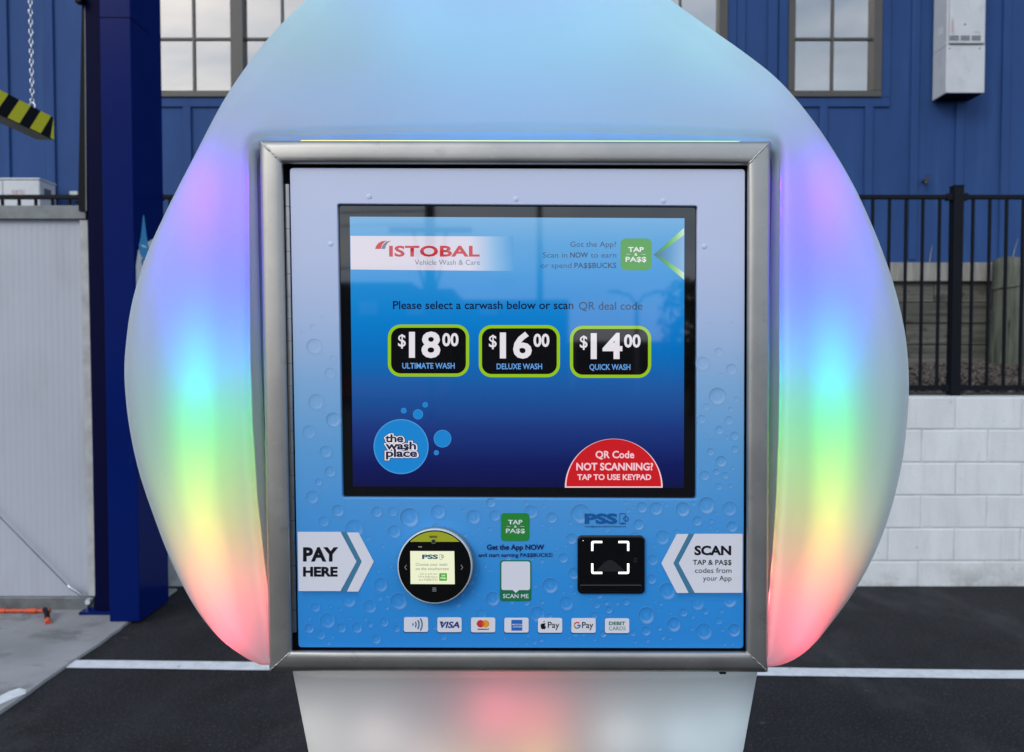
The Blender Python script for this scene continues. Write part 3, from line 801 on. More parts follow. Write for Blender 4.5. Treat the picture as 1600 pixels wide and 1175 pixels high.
# the back of the shell: straight depth, then rounded in
last = [verts[(nr - 1) * NA + i].copy() for i in range(NA)]
cenw = Vector((sum(v.x for v in last) / NA, 0, sum(v.z for v in last) / NA))
for k, (shr, yb_) in enumerate(((1.0, .17), (.985, .235), (.94, .275), (.85, .30), (.0, .30))):
    for v in last: verts.append(Vector((cenw.x + (v.x - cenw.x) * shr, YK + yb_, cenw.z + (v.z - cenw.z) * shr)))
tot = nr + 5
for j in range(tot - 1):
    for i in range(NA):
        i2 = (i + 1) % NA; faces.append((j * NA + i, (j + 1) * NA + i, (j + 1) * NA + i2, j * NA + i2))
shell = mesh('shell', verts, faces, sm, kio, True)
bm = bmesh.new(); bm.from_mesh(shell.data); bmesh.ops.remove_doubles(bm, verts=bm.verts, dist=1e-5); bmesh.ops.recalc_face_normals(bm, faces=bm.faces); bm.to_mesh(shell.data); bm.free()

# ---- opaque box behind the frame, added to block the LED light
M['boxgrey'] = mat('grey_mounting_box', (.20, .22, .245), rough=.6)
prism('mounting_box', [(396, 232), (1214, 234), (1204, 1020), (418, 1018)], YK + .047, YK + .13, M['boxgrey'], kio)

# ---- steel frame, four mitred rails
st_m = mat('brushed_stainless', (.44, .43, .41), rough=.47, metal=1, var=.10, vscale=14, rvar=.07, bump=.012, bscale=260, stretch=(1, 1, 1), detail=8)
stain(st_m, (.24, .22, .20), 30, .58, .72, .5, detail=8); stain(st_m, (.62, .60, .56), 60, .60, .74, .4, detail=6)
FO = [(406, 220), (1203, 221.5), (1199.5, 1050), (421, 1048.5)]
FI = [(443, 257), (1167, 259), (1165, 1017), (457.5, 1015.5)]
prof = [(-.005, .050), (0, .010), (.01, .0055), (.04, .0025), (.10, .0008), (.25, .0003), (.45, .0), (.65, .0001), (.80, .0007), (.90, .002), (.97, .005), (1.0, .012), (1.0, .040)]
for k in range(4):
    k2 = (k + 1) % 4; vs = []; fs = []
    ns = 10
    for t, dy in prof:
        A = Vector(FO[k]).lerp(Vector(FI[k]), t); B = Vector(FO[k2]).lerp(Vector(FI[k2]), t)
        for s in range(ns + 1):
            q = A.lerp(B, .0006 + .9988 * s / ns); vs.append(P(q.x, q.y, YK + dy))
    for i in range(len(prof) - 1):
        for s in range(ns):
            a = i * (ns + 1) + s; fs.append((a, a + ns + 1, a + ns + 2, a + 1))
    mesh('frame_rail', vs, fs, st_m, kio, True)
    # ground weld along the mitre
    pts = []; rad = []
    for i in range(22):
        t = .06 + .9 * i / 21; q = Vector(FO[k]).lerp(Vector(FI[k]), t); dy = 0
        for (ta, da), (tb, db) in zip(prof[:-1], prof[1:]):
            if ta <= t <= tb and tb > ta: dy = da + (db - da) * (t - ta) / (tb - ta)
        pts.append(P(q.x + random.uniform(-.5, .5), q.y + random.uniform(-.5, .5), YK + dy + .0006)); rad.append(.0011 + random.uniform(-.0003, .0005))
    tube('weld_bead', pts, rad, st_m, kio, 8)
# dark gasket behind the door gap
M['gasket'] = mat('black_rubber', (.006, .006, .007), rough=.7)
prism('gasket', [(438, 252), (1172, 254), (1170, 1022), (452, 1020)], YK + .030, YK + .044, M['gasket'], kio)

# ---- door with printed gradient and droplets
YD = YK + .009
def zk(py): return P(800, py, YD).z
def L3(*c): return (*c, 1)
dstops = [(zk(1015), L3(.026, .27, .74)), (zk(900), L3(.032, .30, .76)), (zk(800), L3(.075, .34, .76)), (zk(700), L3(.13, .40, .76)), (zk(600), L3(.25, .48, .78)),
          (zk(500), L3(.45, .58, .84)), (zk(400), L3(.57, .65, .88)), (zk(262), L3(.62, .68, .88))]
M['door'] = ramp_mat('printed_door_skin', 'Z', dstops, rough=.36, attr=True, spec=.45)
DO = rr(452.5, 262.5, 1164, 1012.5, 6, 4)
def dmap(p):                              # the photographed door is a hair out of square
    x, y = p; t = (y - 262) / 750.0
    s = (x - 452.5) / 711.5
    return (x + (13 * t) * (1 - s) - 2.0 * t * s, y + 1.5 * s - (1.0 if False else 0))
def ring_obj(name, outer, inner, Y, Yb, m, parent):
    n = len(outer)
    f = [P(*p, Y) for p in outer] + [P(*p, Y) for p in inner]; b = [Vector((v.x, Yb, v.z)) for v in f]
    vs = f + b; fs = []
    for i in range(n):
        j = (i + 1) % n
        fs.append((i, n + i, n + j, j)); fs.append((i, j, 2 * n + j, 2 * n + i)); fs.append((n + i, 3 * n + i, 3 * n + j, n + j))
    me_o = mesh(name, vs, fs, m, parent)
    bm = bmesh.new(); bm.from_mesh(me_o.data); bmesh.ops.recalc_face_normals(bm, faces=bm.faces)
    es = [e for e in bm.edges if all(abs(v.co.y - Y) < 1e-6 for v in e.verts) and len(e.link_faces) == 2 and any(abs(f_.normal.y) < .5 for f_ in e.link_faces)]
    bmesh.ops.bevel(bm, geom=es, offset=.0012, segments=3, affect='EDGES', profile=.5)
    bm.to_mesh(me_o.data); bm.free()
    return me_o
BZO = [(527, 318.5), (1090, 321.5), (1088.5, 780), (535, 777.5)]
def quad_rr(q, r, n):
    o = []
    for k in range(4):
        p = Vector(q[k]); a = (Vector(q[k - 1]) - p).normalized(); b = (Vector(q[(k + 1) % 4]) - p).normalized()
        for i in range(n + 1):
            t = i / n; s = p + a * r * (1 - t) ** 2 + b * r * t ** 2
            o.append((s.x, s.y))
    return o
DQ = [(452.5, 262), (1164.5, 264), (1162, 1013.5), (466, 1012)]
door = ring_obj('door', quad_rr(DQ, 6, 5), quad_rr(BZO, 4, 5), YD, YD + .018, M['door'], kio)
def with_ink(o, cols=None):
    cols = cols or [(0, 0, 0, 0)] * len(o.data.vertices)
    a = o.data.color_attributes.new('ink', 'FLOAT_COLOR', 'POINT')
    for i, c in enumerate(cols): a.data[i].color = c
with_ink(door)
# printed droplets: one print, flat on the door
rb_ = random.Random(11)
drops = [(491, 541, 12.5), (494, 628, 13), (535 - 14, 656, 12), (516, 583 - 0, 9), (483, 675, 11), (470, 571, 11), (509, 706, 10), (488, 777, 11), (479, 706, 12), (516, 737, 9),
         (640, 809, 16), (685, 800, 12), (740, 808, 12), (616, 831, 11), (589, 800, 9), (554, 826, 15), (528, 798, 10), (476, 817, 11), (506, 815, 9), (493, 783, 12),
         (623, 940, 14), (578, 948, 11), (545, 938, 12), (512, 970, 13), (493, 949, 8), (558, 981, 9), (600, 972, 8), (595, 914, 12),
         (1121, 619, 14), (1143, 577, 9), (1139, 657, 7), (1124, 672, 7), (1148, 681, 7), (1127, 721, 9), (1101, 743, 8), (1104, 790, 14), (1140, 795, 12), (1096, 655, 7), (1110, 706, 6), (1148, 702, 6), (1133, 743, 6), (1123, 760, 6), (1144, 823, 9), (1098, 568, 11), (1123, 550, 7),
         (907, 803, 16), (1003, 793, 9), (1025, 795, 11), (1067, 796, 12), (998, 820, 9), (862, 809, 9), (773, 806, 9), (830, 800, 11), (860, 915, 13), (885, 943, 12), (840, 960, 13), (770, 936, 12), (752, 960, 9), (897, 896, 10), (880, 872, 8), (893, 842, 9), (1043, 924, 14), (1090, 943, 11), (1140, 938, 12), (1010, 962, 14), (1053, 976, 12), (1100, 987, 14), (1147, 985, 11), (1035, 840, 12), (1020, 875, 9), (1018, 905, 8), (1068, 957, 7), (1123, 970, 6)]
for _ in range(260):
    for _t in range(30):
        x = rb_.uniform(470, 1158); y = 1008 - 520 * rb_.random() ** 1.5
        if 522 < x < 1095 and y < 785: continue
        r = rb_.choice([2, 2.5, 3, 3.5, 4, 5, 6, 8]) if y > 560 else rb_.choice([2, 2.5, 3, 5])
        if all((x - a) ** 2 + (y - b) ** 2 > (r + c + 1.5) ** 2 for a, b, c in drops): drops.append((x, y, r)); break
vs = []; fs = []; ci = []
_d = []
for q_ in drops:
    if all((q_[0] - a) ** 2 + (q_[1] - b) ** 2 > ((q_[2] + c) * 1.06) ** 2 for a, b, c in _d): _d.append(q_)
for x, y, r in _d:
    if x + r > 1160 or x - r < 468 or y + r > 1009: continue
    b = len(vs); ns = 20; rad = (0, .45, .72, .88, .96, 1.04)
    st_ = rb_.uniform(.85, 1.45) * (1 if y > 600 else .7)
    for j, q in enumerate(rad):
        for k in range(ns):
            a = 2 * math.pi * k / ns
            sx, sy = math.cos(a), math.sin(a)         # sy>0 is down
            low = .5 + .5 * (sx * .35 + sy * .94); up = 1 - low
            vs.append(P(x + r * q * sx * (1 + .03 * math.sin(2 * a + x)), y + r * q * sy, YD - .0002))
            f_ = (up if x > 800 else (1 - .65 * sx - .5 * sy) * .5)
            dark = [0.0, .05, .17 * f_, .34 * f_ + .05, .38 * f_ + .07, 0][j] * st_
            light = [.04, .07 * low, .20 * low, .16 * low, .03, 0][j] * st_
            if dark > light: ci.append((.02, .13, .32, dark - light))
            else: ci.append((.85, .93, 1, light - dark))
    for j in range(len(rad) - 1):
        for k in range(ns):
            k2 = (k + 1) % ns; fs.append((b + j * ns + k, b + j * ns + k2, b + (j + 1) * ns + k2, b + (j + 1) * ns + k))
fs = [f[::-1] for f in fs]
dr = mesh('droplet_print', vs, fs, M['door'], door); with_ink(dr, ci); dr['kind'] = 'stuff'
# studs proud of the door skin
stud_m = ramp_mat('printed_stud', 'Z', dstops, rough=.36, spec=.45)
for x, y in ((577, 307), (516.5, 381), (806, 311), (1037, 313.5), (1100.5, 385)):
    vs = []; fs = []; ns = 16
    for r, d in ((4.3, 0), (3.9, .0003), (2.8, .0005), (0.01, .00055)):
        for k in range(ns): vs.append(P(x + r * math.cos(2 * math.pi * k / ns), y + r * math.sin(2 * math.pi * k / ns), YD - d))
    for j in range(3):
        for k in range(ns): fs.append((j * ns + k, j * ns + (k + 1) % ns, (j + 1) * ns + (k + 1) % ns, (j + 1) * ns + k)[::-1])
    mesh('stud', vs, fs, stud_m, door, True)
# piano hinge
hm = mat('hinge_steel', (.42, .41, .40), rough=.3, metal=1, var=.1, vscale=40)
for i in range(20):
    ya_, yb_ = 288.5 + i * 34.95, 288.5 + (i + 1) * 34.95 - .7
    xa_ = 448.5 + (ya_ - 288) / 700 * 11.5; xb_ = 448.5 + (yb_ - 288) / 700 * 11.5
    tube('hinge_knuckle', [P(xa_, ya_, YK + .011), P(xb_, yb_, YK + .011)], .0031, hm, kio, 12)
tube('hinge_pin', [P(448.3, 286.5, YK + .011), P(460, 988.5, YK + .011)], .0016, M['gasket'], kio, 8)

# ---- touchscreen
YB = YD + .006
M['bezel'] = mat('black_glass', (.0035, .0035, .004), rough=.035, ior=1.8, rvar=.03, vscale=25)
ts = prism('touchscreen', quad_rr([(524, 315.5), (1093, 318.5), (1091.5, 783), (532, 780.5)], 3, 3), YB, YB + .05, M['bezel'], kio)
YA_ = YB - .0003; YA2 = YB - .0006; YA3 = YB - .0009; YA4 = YB - .0012
def zs_(py): return P(800, py, YA_).z
SQ = [(546.5, 338.5), (1069.5, 341), (1068.5, 762.5), (551.5, 760)]
bgm = ramp_mat('display_gradient', 'Z', [(zs_(762), lin((2, 8, 66))), (zs_(725), lin((4, 18, 88))), (zs_(670), lin((20, 50, 122))), (zs_(610), lin((25, 84, 156))), (zs_(550), lin((0, 108, 186))),
               (zs_(500), lin((0, 122, 200))), (zs_(430), lin((30, 138, 208))), (zs_(380), lin((70, 150, 208))), (zs_(338), lin((106, 165, 212)))], emit=True, rough=.035, ior=1.8, base=(.004, .004, .005, 1))
disp = flat('display', SQ, YA_, bgm, ts)
def xs_(px): return P(px, 400, YA_).x
bgc = lin((52, 144, 206))
flat('banner', [(547.5, 368.5), (802, 369.5), (803, 423.5), (548, 421)], YA2,
     ramp_mat('banner_fade', 'X', [(xs_(547), lin((212, 205, 218))), (xs_(735), lin((205, 205, 222))), (xs_(775), lin((120, 172, 216))), (xs_(802), bgc)], emit=True, rough=.035, ior=1.8, base=(.004, .004, .005, 1)), ts)
S_red = screen('lit_red', (190, 40, 52)); S_grey = screen('lit_grey', (104, 112, 132)); S_navy = screen('lit_navy', (6, 18, 62)); S_blk = screen('lit_black', (2, 2, 3))
S_white = screen('lit_white', (226, 222, 230)); S_green = screen('lit_green', (74, 150, 60)); S_lime = screen('lit_lime', (146, 192, 20)); S_sky = screen('lit_sky', (20, 128, 204)); S_rim = screen('lit_rim', (70, 150, 215))
S_slate = screen('lit_slate', (40, 66, 98)); S_dslate = screen('lit_dark_slate', (26, 46, 78)); S_lblue = screen('lit_light_blue', (98, 158, 226)); S_bred = screen('lit_bright_red', (196, 20, 28)); S_pink = screen('lit_pink_white', (240, 196, 206)); S_dnavy = screen('lit_deep_navy', (28, 26, 62))
# maker's mark
sw1 = [(586, 389), (587.5, 384.5), (591, 380), (596, 377), (602, 376), (604.5, 376), (600.5, 378.5), (597, 382.5), (595, 389)]
sw2 = [(595.8, 389), (597, 384.5), (600, 380.5), (604, 377.3), (611.5, 376), (606.5, 379), (603.5, 383), (601.5, 389)]
flat('logo_mark', sw1, YA3, S_red, ts); flat('logo_mark', sw2, YA3, S_grey, ts)
text('ISTOBAL', 608, 749.5, 384, 401, YA3, S_red, ts, off=.032, space=1.04)
text('Vehicle Wash & Care', 648, 750, 406, 413.8, YA3, S_grey, ts)
text('Got the App?', 891, 963, 377.5, 385.6, YA3, S_slate, ts)
text('Scan in', 848, 886.5, 394.3, 402.5, YA3, S_slate, ts); text('NOW', 891, 919, 394.3, 402.5, YA3, S_dslate, ts, off=.02); text('to earn', 923, 963, 394.3, 402.5, YA3, S_slate, ts)
text('or spend', 844.5, 893, 410.5, 418.7, YA3, S_slate, ts); text('PA$$BUCKS', 897.5, 963, 410.5, 418.7, YA3, S_dslate, ts, off=.012)
flat('app_icon', rr(969.5, 372.5, 1018.5, 422.5, 9), YA2, S_green, ts)
def tap_pass(x0, x1, x2, x3, y0, y1, y2, y3, Y, m, par):
    text('TAP', x0, x1, y0, y1, Y, m, par, off=.03); text('PA$$', x2, x3, y2, y3, Y, m, par, off=.02)
    cx = (x2 + x3) / 2; cy = (y1 + y2) / 2; h = (y2 - y1) * .28
    text('&', cx - h * 1.1, cx + h * 1.1, cy - h, cy + h, Y, m, par, off=.03)
    flat('rule', [(x2 + 1, cy - .25), (cx - 4 * h, cy - .25), (cx - 4 * h, cy + .25), (x2 + 1, cy + .25)], Y, m, par)
    flat('rule', [(cx + 4 * h, cy - .25), (x3 - 1, cy - .25), (x3 - 1, cy + .25), (cx + 4 * h, cy + .25)], Y, m, par)
tap_pass(981.5, 1006, 977.5, 1010, 386, 393.5, 401.3, 409, YA3, S_white, ts)
flat('arrow_fill', [(1028, 398), (1068.8, 367), (1068.8, 429)], YA2, ramp_mat('arrow_fade', 'X', [(xs_(1021), lin((40, 92, 120))), (xs_(1045), lin((76, 140, 190))), (xs_(1069), lin((130, 172, 214)))], emit=True, rough=.035, ior=1.8, base=(.004, .004, .005, 1)), ts)
ga = ramp_mat('arrow_edge_fade', 'X', [(xs_(1021), lin((40, 100, 110))), (xs_(1042), lin((80, 160, 70))), (xs_(1056), lin((130, 196, 120))), (xs_(1069), lin((205, 226, 200)))], emit=True, rough=.035, ior=1.8, base=(.004, .004, .005, 1))
flat('arrow_edge', [(1021.5, 398), (1068.8, 356), (1068.8, 367), (1028, 398)], YA3, ga, ts)
flat('arrow_edge', [(1021.5, 398), (1028, 398.01), (1068.8, 426), (1068.8, 437)], YA3, ga, ts)
text('Please select a carwash below or scan', 614, 896, 470.3, 483, YA3, S_navy, ts, off=.014)
text('QR deal code', 904.5, 1004, 471.6, 484, YA3, S_dslate, ts, off=.002)
# price buttons
btns = [(606, 507, '18', 622, 634, 639, 688, 691, 716.5, 'ULTIMATE WASH', 628.5, 710.5), (748, 508, '16', 764, 776, 781, 831, 833.5, 858.5, 'DELUXE WASH', 776, 847),
        (890.5, 509, '14', 906, 918, 923, 972.5, 975, 1001, 'QUICK WASH', 921, 985)]
for bx, by, num, a, b, c_, d_, e_, f_, nm, g_, h_ in btns:
    flat('price_button', rr(bx, by, bx + 127, by + 81.5, 20, 8), YA2, S_lime, ts)
    flat('button_face', rr(bx + 5, by + 5, bx + 122, by + 76.5, 15, 8), YA3, S_blk, ts)
    dy = by - 507
    text('$', a, b, 522.5 + dy, 541.5 + dy, YA4, S_white, ts, off=.012)
    text(num, c_, d_, 518.5 + dy, 559 + dy, YA4, S_white, ts, off=.03)
    text('00', e_, f_, 520.5 + dy, 541 + dy, YA4, S_white, ts, off=.03)
    text(nm, g_, h_, 567 + dy, 576 + dy, YA4, S_lblue, ts, off=.018)
# the bubble logo
for cx_, cy_, r_ in ((626.7, 697.8, 43), (630.8, 641.5, 4.3), (653.2, 647.4, 7.8), (664.4, 632.4, 4.2), (691.4, 685.4, 13.7), (681.8, 707.3, 3.9)):
    flat('logo_bubble', circ(cx_, cy_, r_), YA2, S_rim, ts); flat('logo_bubble', circ(cx_, cy_, r_ * .972 - .35), YA3, S_sky, ts)
for k, (of, mm) in enumerate(((.15, S_dnavy), (.11, S_white), (.028, S_dnavy))):
    Yk = YA3 - .0002 * (k + 1)
    for s_, x0, x1, yt, yb in (('the', 601.8, 630.5, 679, 690.6), ('wash', 602.2, 650.2, 690.4, 702), ('place', 603, 652, 702, 713.6)):
        me = glyphs(s_, .028, .95); xs2 = [v.co.x for v in me.vertices]; a, b = min(xs2), max(xs2); kx = (x1 - x0) / (b - a); ky = (yb - yt) / _cap
        if k < 2:
            me = glyphs(s_, of, .95)
        for v in me.vertices: v.co = P(x0 + (v.co.x - a) * kx, yb - v.co.y * ky, Yk)
        me.materials.clear(); link('lettering', me, mm, ts)
# keypad button
def semi(cx, cy, r, n=48): return [(cx - r * math.cos(math.pi * i / n), cy - r * math.sin(math.pi * i / n)) for i in range(n + 1)]
flat('keypad_button', semi(959, 762, 76.5), YA2, S_pink, ts); flat('button_face', [(x, y) for x, y in semi(959, 760, 74)], YA3, S_bred, ts)
text('QR Code', 930.5, 991, 704.5, 716, YA4, S_pink, ts, off=.025); text('NOT SCANNING?', 900.5, 1020.5, 723.2, 735, YA4, S_pink, ts, off=.03); text('TAP TO USE KEYPAD', 902, 1017.5, 741, 750, YA4, S_pink, ts, off=.03)

# ---- printed stickers on the door
YI = YD - .0004; YI2 = YD - .0006; YI3 = YD - .0008; YI4 = YD - .0010
I_white = ink('print_white', (226, 228, 238)); I_black = ink('print_black', (14, 14, 24)); I_teal = ink('print_teal', (70, 128, 160)); I_navy = ink('print_navy', (18, 38, 92))
I_green = ink('print_green', (40, 140, 55)); I_dgreen = ink('print_dark_green', (22, 120, 78)); I_blue = ink('print_blue', (22, 92, 160)); I_amex = ink('print_mid_blue', (38, 108, 196)); I_visa = ink('print_visa_blue', (26, 50, 130))
I_red = ink('print_red', (214, 52, 52)); I_org = ink('print_orange', (240, 160, 50)); I_mid = ink('print_red_orange', (236, 96, 40)); I_bank = ink('print_slate_blue', (50, 100, 140)); I_purp = ink('print_purple', (60, 40, 130))
flat('pay_banner', [(465, 831), (532, 831), (557, 877.5), (532, 923.5), (466.5, 923.5)], YI2, I_white, door)
flat('chevron_shade', [(533, 831), (542, 831.5), (565.5, 877.5), (542, 924), (533.5, 923.5), (557.8, 877.5)], YI, I_teal, door)
flat('chevron', [(541.8, 832), (560, 832), (584, 877.5), (560, 924.3), (542, 924.3), (565.3, 877.5)], YI2, I_white, door)
text('PAY', 473.5, 528.5, 855, 877.5, YI3, I_black, door, off=.045); text('HERE', 473.5, 527.5, 885.6, 901, YI3, I_black, door, off=.045)
flat('scan_banner', [(1085, 834), (1160.5, 834), (1160, 926.3), (1085.5, 926.3), (1060.5, 880)], YI2, I_white, door)
flat('chevron_shade', [(1084, 834), (1075.5, 834), (1052, 880), (1076, 926.3), (1084.5, 926.3), (1059.7, 880)], YI, I_teal, door)
flat('chevron', [(1076, 834.3), (1057.5, 834.3), (1033.3, 880), (1057.5, 926.5), (1076, 926.5), (1052.2, 880)], YI2, I_white, door)
text('SCAN', 1085, 1142.5, 852.7, 867.5, YI3, I_black, door, off=.04); text('TAP & PA$$', 1082.5, 1143, 874.7, 882.6, YI3, I_black, door, off=.014)
text('codes from', 1086, 1143, 887.3, 895.2, YI3, I_black, door); text('your App', 1098.5, 1143, 899.6, 907.3, YI3, I_black, door)
# soft printed shadows under the banners
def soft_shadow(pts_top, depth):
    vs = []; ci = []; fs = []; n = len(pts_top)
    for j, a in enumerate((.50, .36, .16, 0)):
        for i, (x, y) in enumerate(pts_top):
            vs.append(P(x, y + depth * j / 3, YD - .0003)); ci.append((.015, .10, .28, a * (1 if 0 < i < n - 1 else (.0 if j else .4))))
    for j in range(3):
        for i in range(n - 1): fs.append((j * n + i, (j + 1) * n + i, (j + 1) * n + i + 1, j * n + i + 1))
    o = mesh('printed_shadow', vs, fs, M['door'], door); with_ink(o, ci)
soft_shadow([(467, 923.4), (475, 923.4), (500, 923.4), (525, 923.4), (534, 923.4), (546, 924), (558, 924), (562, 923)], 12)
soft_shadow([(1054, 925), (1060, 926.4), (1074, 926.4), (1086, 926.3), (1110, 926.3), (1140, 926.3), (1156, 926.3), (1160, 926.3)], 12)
# app sticker
flat('app_sticker', rr(783, 801.8, 827, 845, 5), YI2, I_green, door)
tap_pass(793.8, 816.3, 790.5, 820.3, 812.3, 819.3, 826, 833, YI3, I_white, door)
text('Get the App NOW', 760.6, 850.4, 850.8, 859, YI3, I_navy, door, off=.028); text('and start earning PA$$BUCKS!', 747.8, 863, 864.2, 870, YI3, I_navy, door, off=.012)
# scan-me label (its code is left blank)
flat('scan_label', rr(781.3, 875.3, 830, 939.3, 4.5), YI2, I_dgreen, door)
flat('label_window', rr(783.6, 877.3, 828.2, 922, 3.5), YI3, I_white, door)
flat('label_pointer', [(801, 921.9), (811, 921.9), (806, 926.5)], YI3 - .0001, I_white, door)
text('SCAN ME', 785.8, 825.8, 928.2, 934.6, YI3, I_white, door, off=.012)
# logo above the scanner
text('PSS', 913.5, 964.5, 802.3, 818.3, YI3, I_blue, door, off=.045)
ph = rr(968, 802, 977.5, 819, 1.6, 4)
def outline(name, pts, wpx, Y, m, par):
    n = len(pts); c = Vector((sum(p[0] for p in pts) / n, sum(p[1] for p in pts) / n)); vs = []; fs = []
    for x, y in pts:
        d = (c - Vector((x, y))).normalized(); vs.append(P(x, y, Y)); vs.append(P(x + d.x * wpx, y + d.y * wpx, Y))
    for i in range(n):
        j = (i + 1) % n; fs.append((2 * i, 2 * i + 1, 2 * j + 1, 2 * j)[::-1])
    return mesh(name, vs, fs, m, par)
outline('phone_icon', ph, 1.1, YI3, I_purp, door)
outline('coin_icon', circ(978, 810.5, 4.2, 20), 1.2, YI4, I_blue, door)
flat('home_key', [(971, 817.6), (975, 817.6), (974, 816.4), (972, 816.4)], YI4, I_navy, door)
text('admin@paymentsoftwaresolutions.com', 913.5, 978, 821.2, 823.6, YI3, I_navy, door)
# card marks
cards = [650, 702.3, 754.9, 807, 859.5, 911.8, 964.2]
shm = ink('print_card_shadow', (30, 84, 140))
for i, cx_ in enumerate(cards):
    y0_, y1_ = 964.2 + i * .3, 987.4 + i * .3
    flat('card_shadow', rr(cx_ - 19.6, y0_ + 1.0, cx_ + 18.6, y1_ + 1.6, 3, 4), YI, shm, door)
    flat('card_mark', rr(cx_ - 19, y0_, cx_ + 19, y1_, 3, 4), YI2, I_white, door)
def arc_band(cx, cy, r, wd, a0, a1, n=12):
    o = [(cx + r * math.cos(R(a0 + (a1 - a0) * i / n)), cy + r * math.sin(R(a0 + (a1 - a0) * i / n))) for i in range(n + 1)]
    return o + [(cx + (r - wd) * math.cos(R(a1 - (a1 - a0) * i / n)), cy + (r - wd) * math.sin(R(a1 - (a1 - a0) * i / n))) for i in range(n + 1)]
for r_ in (4.2, 9, 13.6, 18.4): flat('wave_arc', arc_band(642, 975.8, r_, 1.9, -33, 33), YI3, I_bank, door)
text('VISA', 687.5, 718, 971.4, 981.2, YI3, I_visa, door, off=.03, shear=.22)
flat('visa_tick', [(686.2, 971), (691.5, 971), (693.5, 975.5)], YI3 - .0001, I_visa, door)
flat('card_disc', circ(750.8, 974.6, 5.9, 32), YI3, I_red, door); flat('card_disc', circ(758.6, 974.6, 5.9, 32), YI3 - .0001, I_org, door)
le = [(754.7 + (5.9 * math.cos(a) - 3.9), 974.6 + 5.9 * math.sin(a)) for a in [math.radians(-48 + 96 * i / 10) for i in range(11)]]
le += [(754.7 - (5.9 * math.cos(a) - 3.9), 974.6 - 5.9 * math.sin(a)) for a in [math.radians(-48 + 96 * i / 10) for i in range(1, 10)]]
flat('card_disc', le, YI3 - .0002, I_mid, door)
text('mastercard', 746.2, 763.6, 981.6, 984.2, YI3, I_black, door, off=.03)
flat('blue_square', rr(799, 968.6, 816, 985.4, .5, 2), YI3, I_amex, door)
text('AMERICAN', 799.6, 815.6, 974.6, 977, YI4, I_white, door, off=.012); text('EXPRESS', 801.6, 815.8, 978.2, 980.6, YI4, I_white, door, off=.012)
ap = [(849.2, 970.6), (852.5, 970.3), (853, 972), (850.6, 975.2), (851.2, 978), (853.4, 979.5), (851.8, 982.3), (849.8, 983.4), (848.6, 982.8), (847.6, 983.4), (845.8, 982.3), (844.4, 978.6), (844.8, 974.8), (846.6, 973.2), (848.6, 973.6)]
ap = [(852.4, 974.2), (851.2, 976), (851.4, 978), (853.2, 979.6), (852.2, 981.8), (850.7, 983.4), (849, 982.9), (847.2, 983.4), (845.5, 981.6), (844.6, 978.8), (845, 975.6), (846.8, 974), (848.8, 974.5), (850.8, 973.6)]
flat('fruit_mark', ap, YI3, I_black, door); flat('fruit_leaf', [(848.9, 973), (849.2, 971.2), (851, 969.8), (850.8, 971.9)], YI3, I_black, door)
text('Pay', 856, 874, 971.4, 981.2, YI3, I_black, door, off=.008)
for a0, a1, mm in ((-160, -45, I_red), (-200, -160, I_org), (-310, -200, ink('print_google_green', (60, 150, 90))), (0, 50, I_amex)):
    flat('letter_ring', arc_band(901.8, 977, 5.4, 1.9, a0, a1), YI3, mm, door)
flat('letter_bar', [(901.8, 976), (907.2, 976), (907.1, 978), (901.8, 978)], YI3 - .0001, I_amex, door)
text('Pay', 909.5, 927, 971.8, 981.4, YI3, I_black, door, off=.008)
text('DEBIT', 951.5, 977, 971.2, 976.8, YI3, I_dgreen, door, off=.03); text('CARDS', 951.3, 977.4, 979, 984.8, YI3, ink('print_grey_green', (80, 130, 120)), door)

# ---- round card reader
rd_m = mat('white_plastic', (.62, .68, .72), rough=.35); rd_g = mat('teal_grey_plastic', (.10, .20, .25), rough=.5)
def disc_stack(name, prof_, m, par, n=64):
    vs = []; fs = []
    for cx, cy, r, Y in prof_:
        for k in range(n): vs.append(P(cx + r * math.cos(2 * math.pi * k / n), cy + r * math.sin(2 * math.pi * k / n), Y))
    for j in range(len(prof_) - 1):
        for k in range(n): fs.append((j * n + k, j * n + (k + 1) % n, (j + 1) * n + (k + 1) % n, (j + 1) * n + k)[::-1])
    fs.append([(len(prof_) - 1) * n + k for k in range(n)][::-1])
    o = mesh(name, vs, fs, m, par, True)
    return o
rcx, rcy = 679, 885
rdr = disc_stack('card_reader', [(682.5, 882, 59.5, YD), (682, 882.3, 59.5, YD - .004), (681.5, 882.8, 58, YD - .006)], rd_g, kio)
YR = YD - .014
disc_stack('reader_ring', [(681, 883, 57.8, YD - .005), (679.6, 884.5, 58.6, YR + .002), (679.3, 884.8, 58.2, YR + .0005), (679.2, 885, 57.6, YR), (679.2, 885, 56.4, YR)], rd_m, rdr)
YR1 = YR - .0004; YR2 = YR - .0007; YR3 = YR - .0010
flat('reader_face', circ(679.2, 885, 56.5, 72), YR1, mat('reader_glass', (.004, .004, .004), rough=.06), rdr)
seg = [(679.2 + 54.6 * math.cos(R(a)), 885 + 54.6 * math.sin(R(a))) for a in [-135.3 + 90.6 * i / 24 for i in range(25)]]
flat('top_band', seg, YR2, mat('lime_plastic', lin((170, 178, 40)), rough=.4), rdr)
text('NAYAX', 671.2, 683.2, 837, 840.4, YR3, I_black, rdr, off=.03)
flat('lens_ring', circ(677.3, 846, 3.7, 24), YR3, ink('lens_grey', (130, 132, 110)), rdr); flat('lens', circ(677.3, 846, 2.7, 24), YR3 - .0002, M['gasket'], rdr)
scr = flat('reader_display', [(641, 861), (709.8, 861.2), (710.6, 912.8), (641.5, 912.5)], YR2, screen('lit_cream', (236, 240, 206)), rdr)
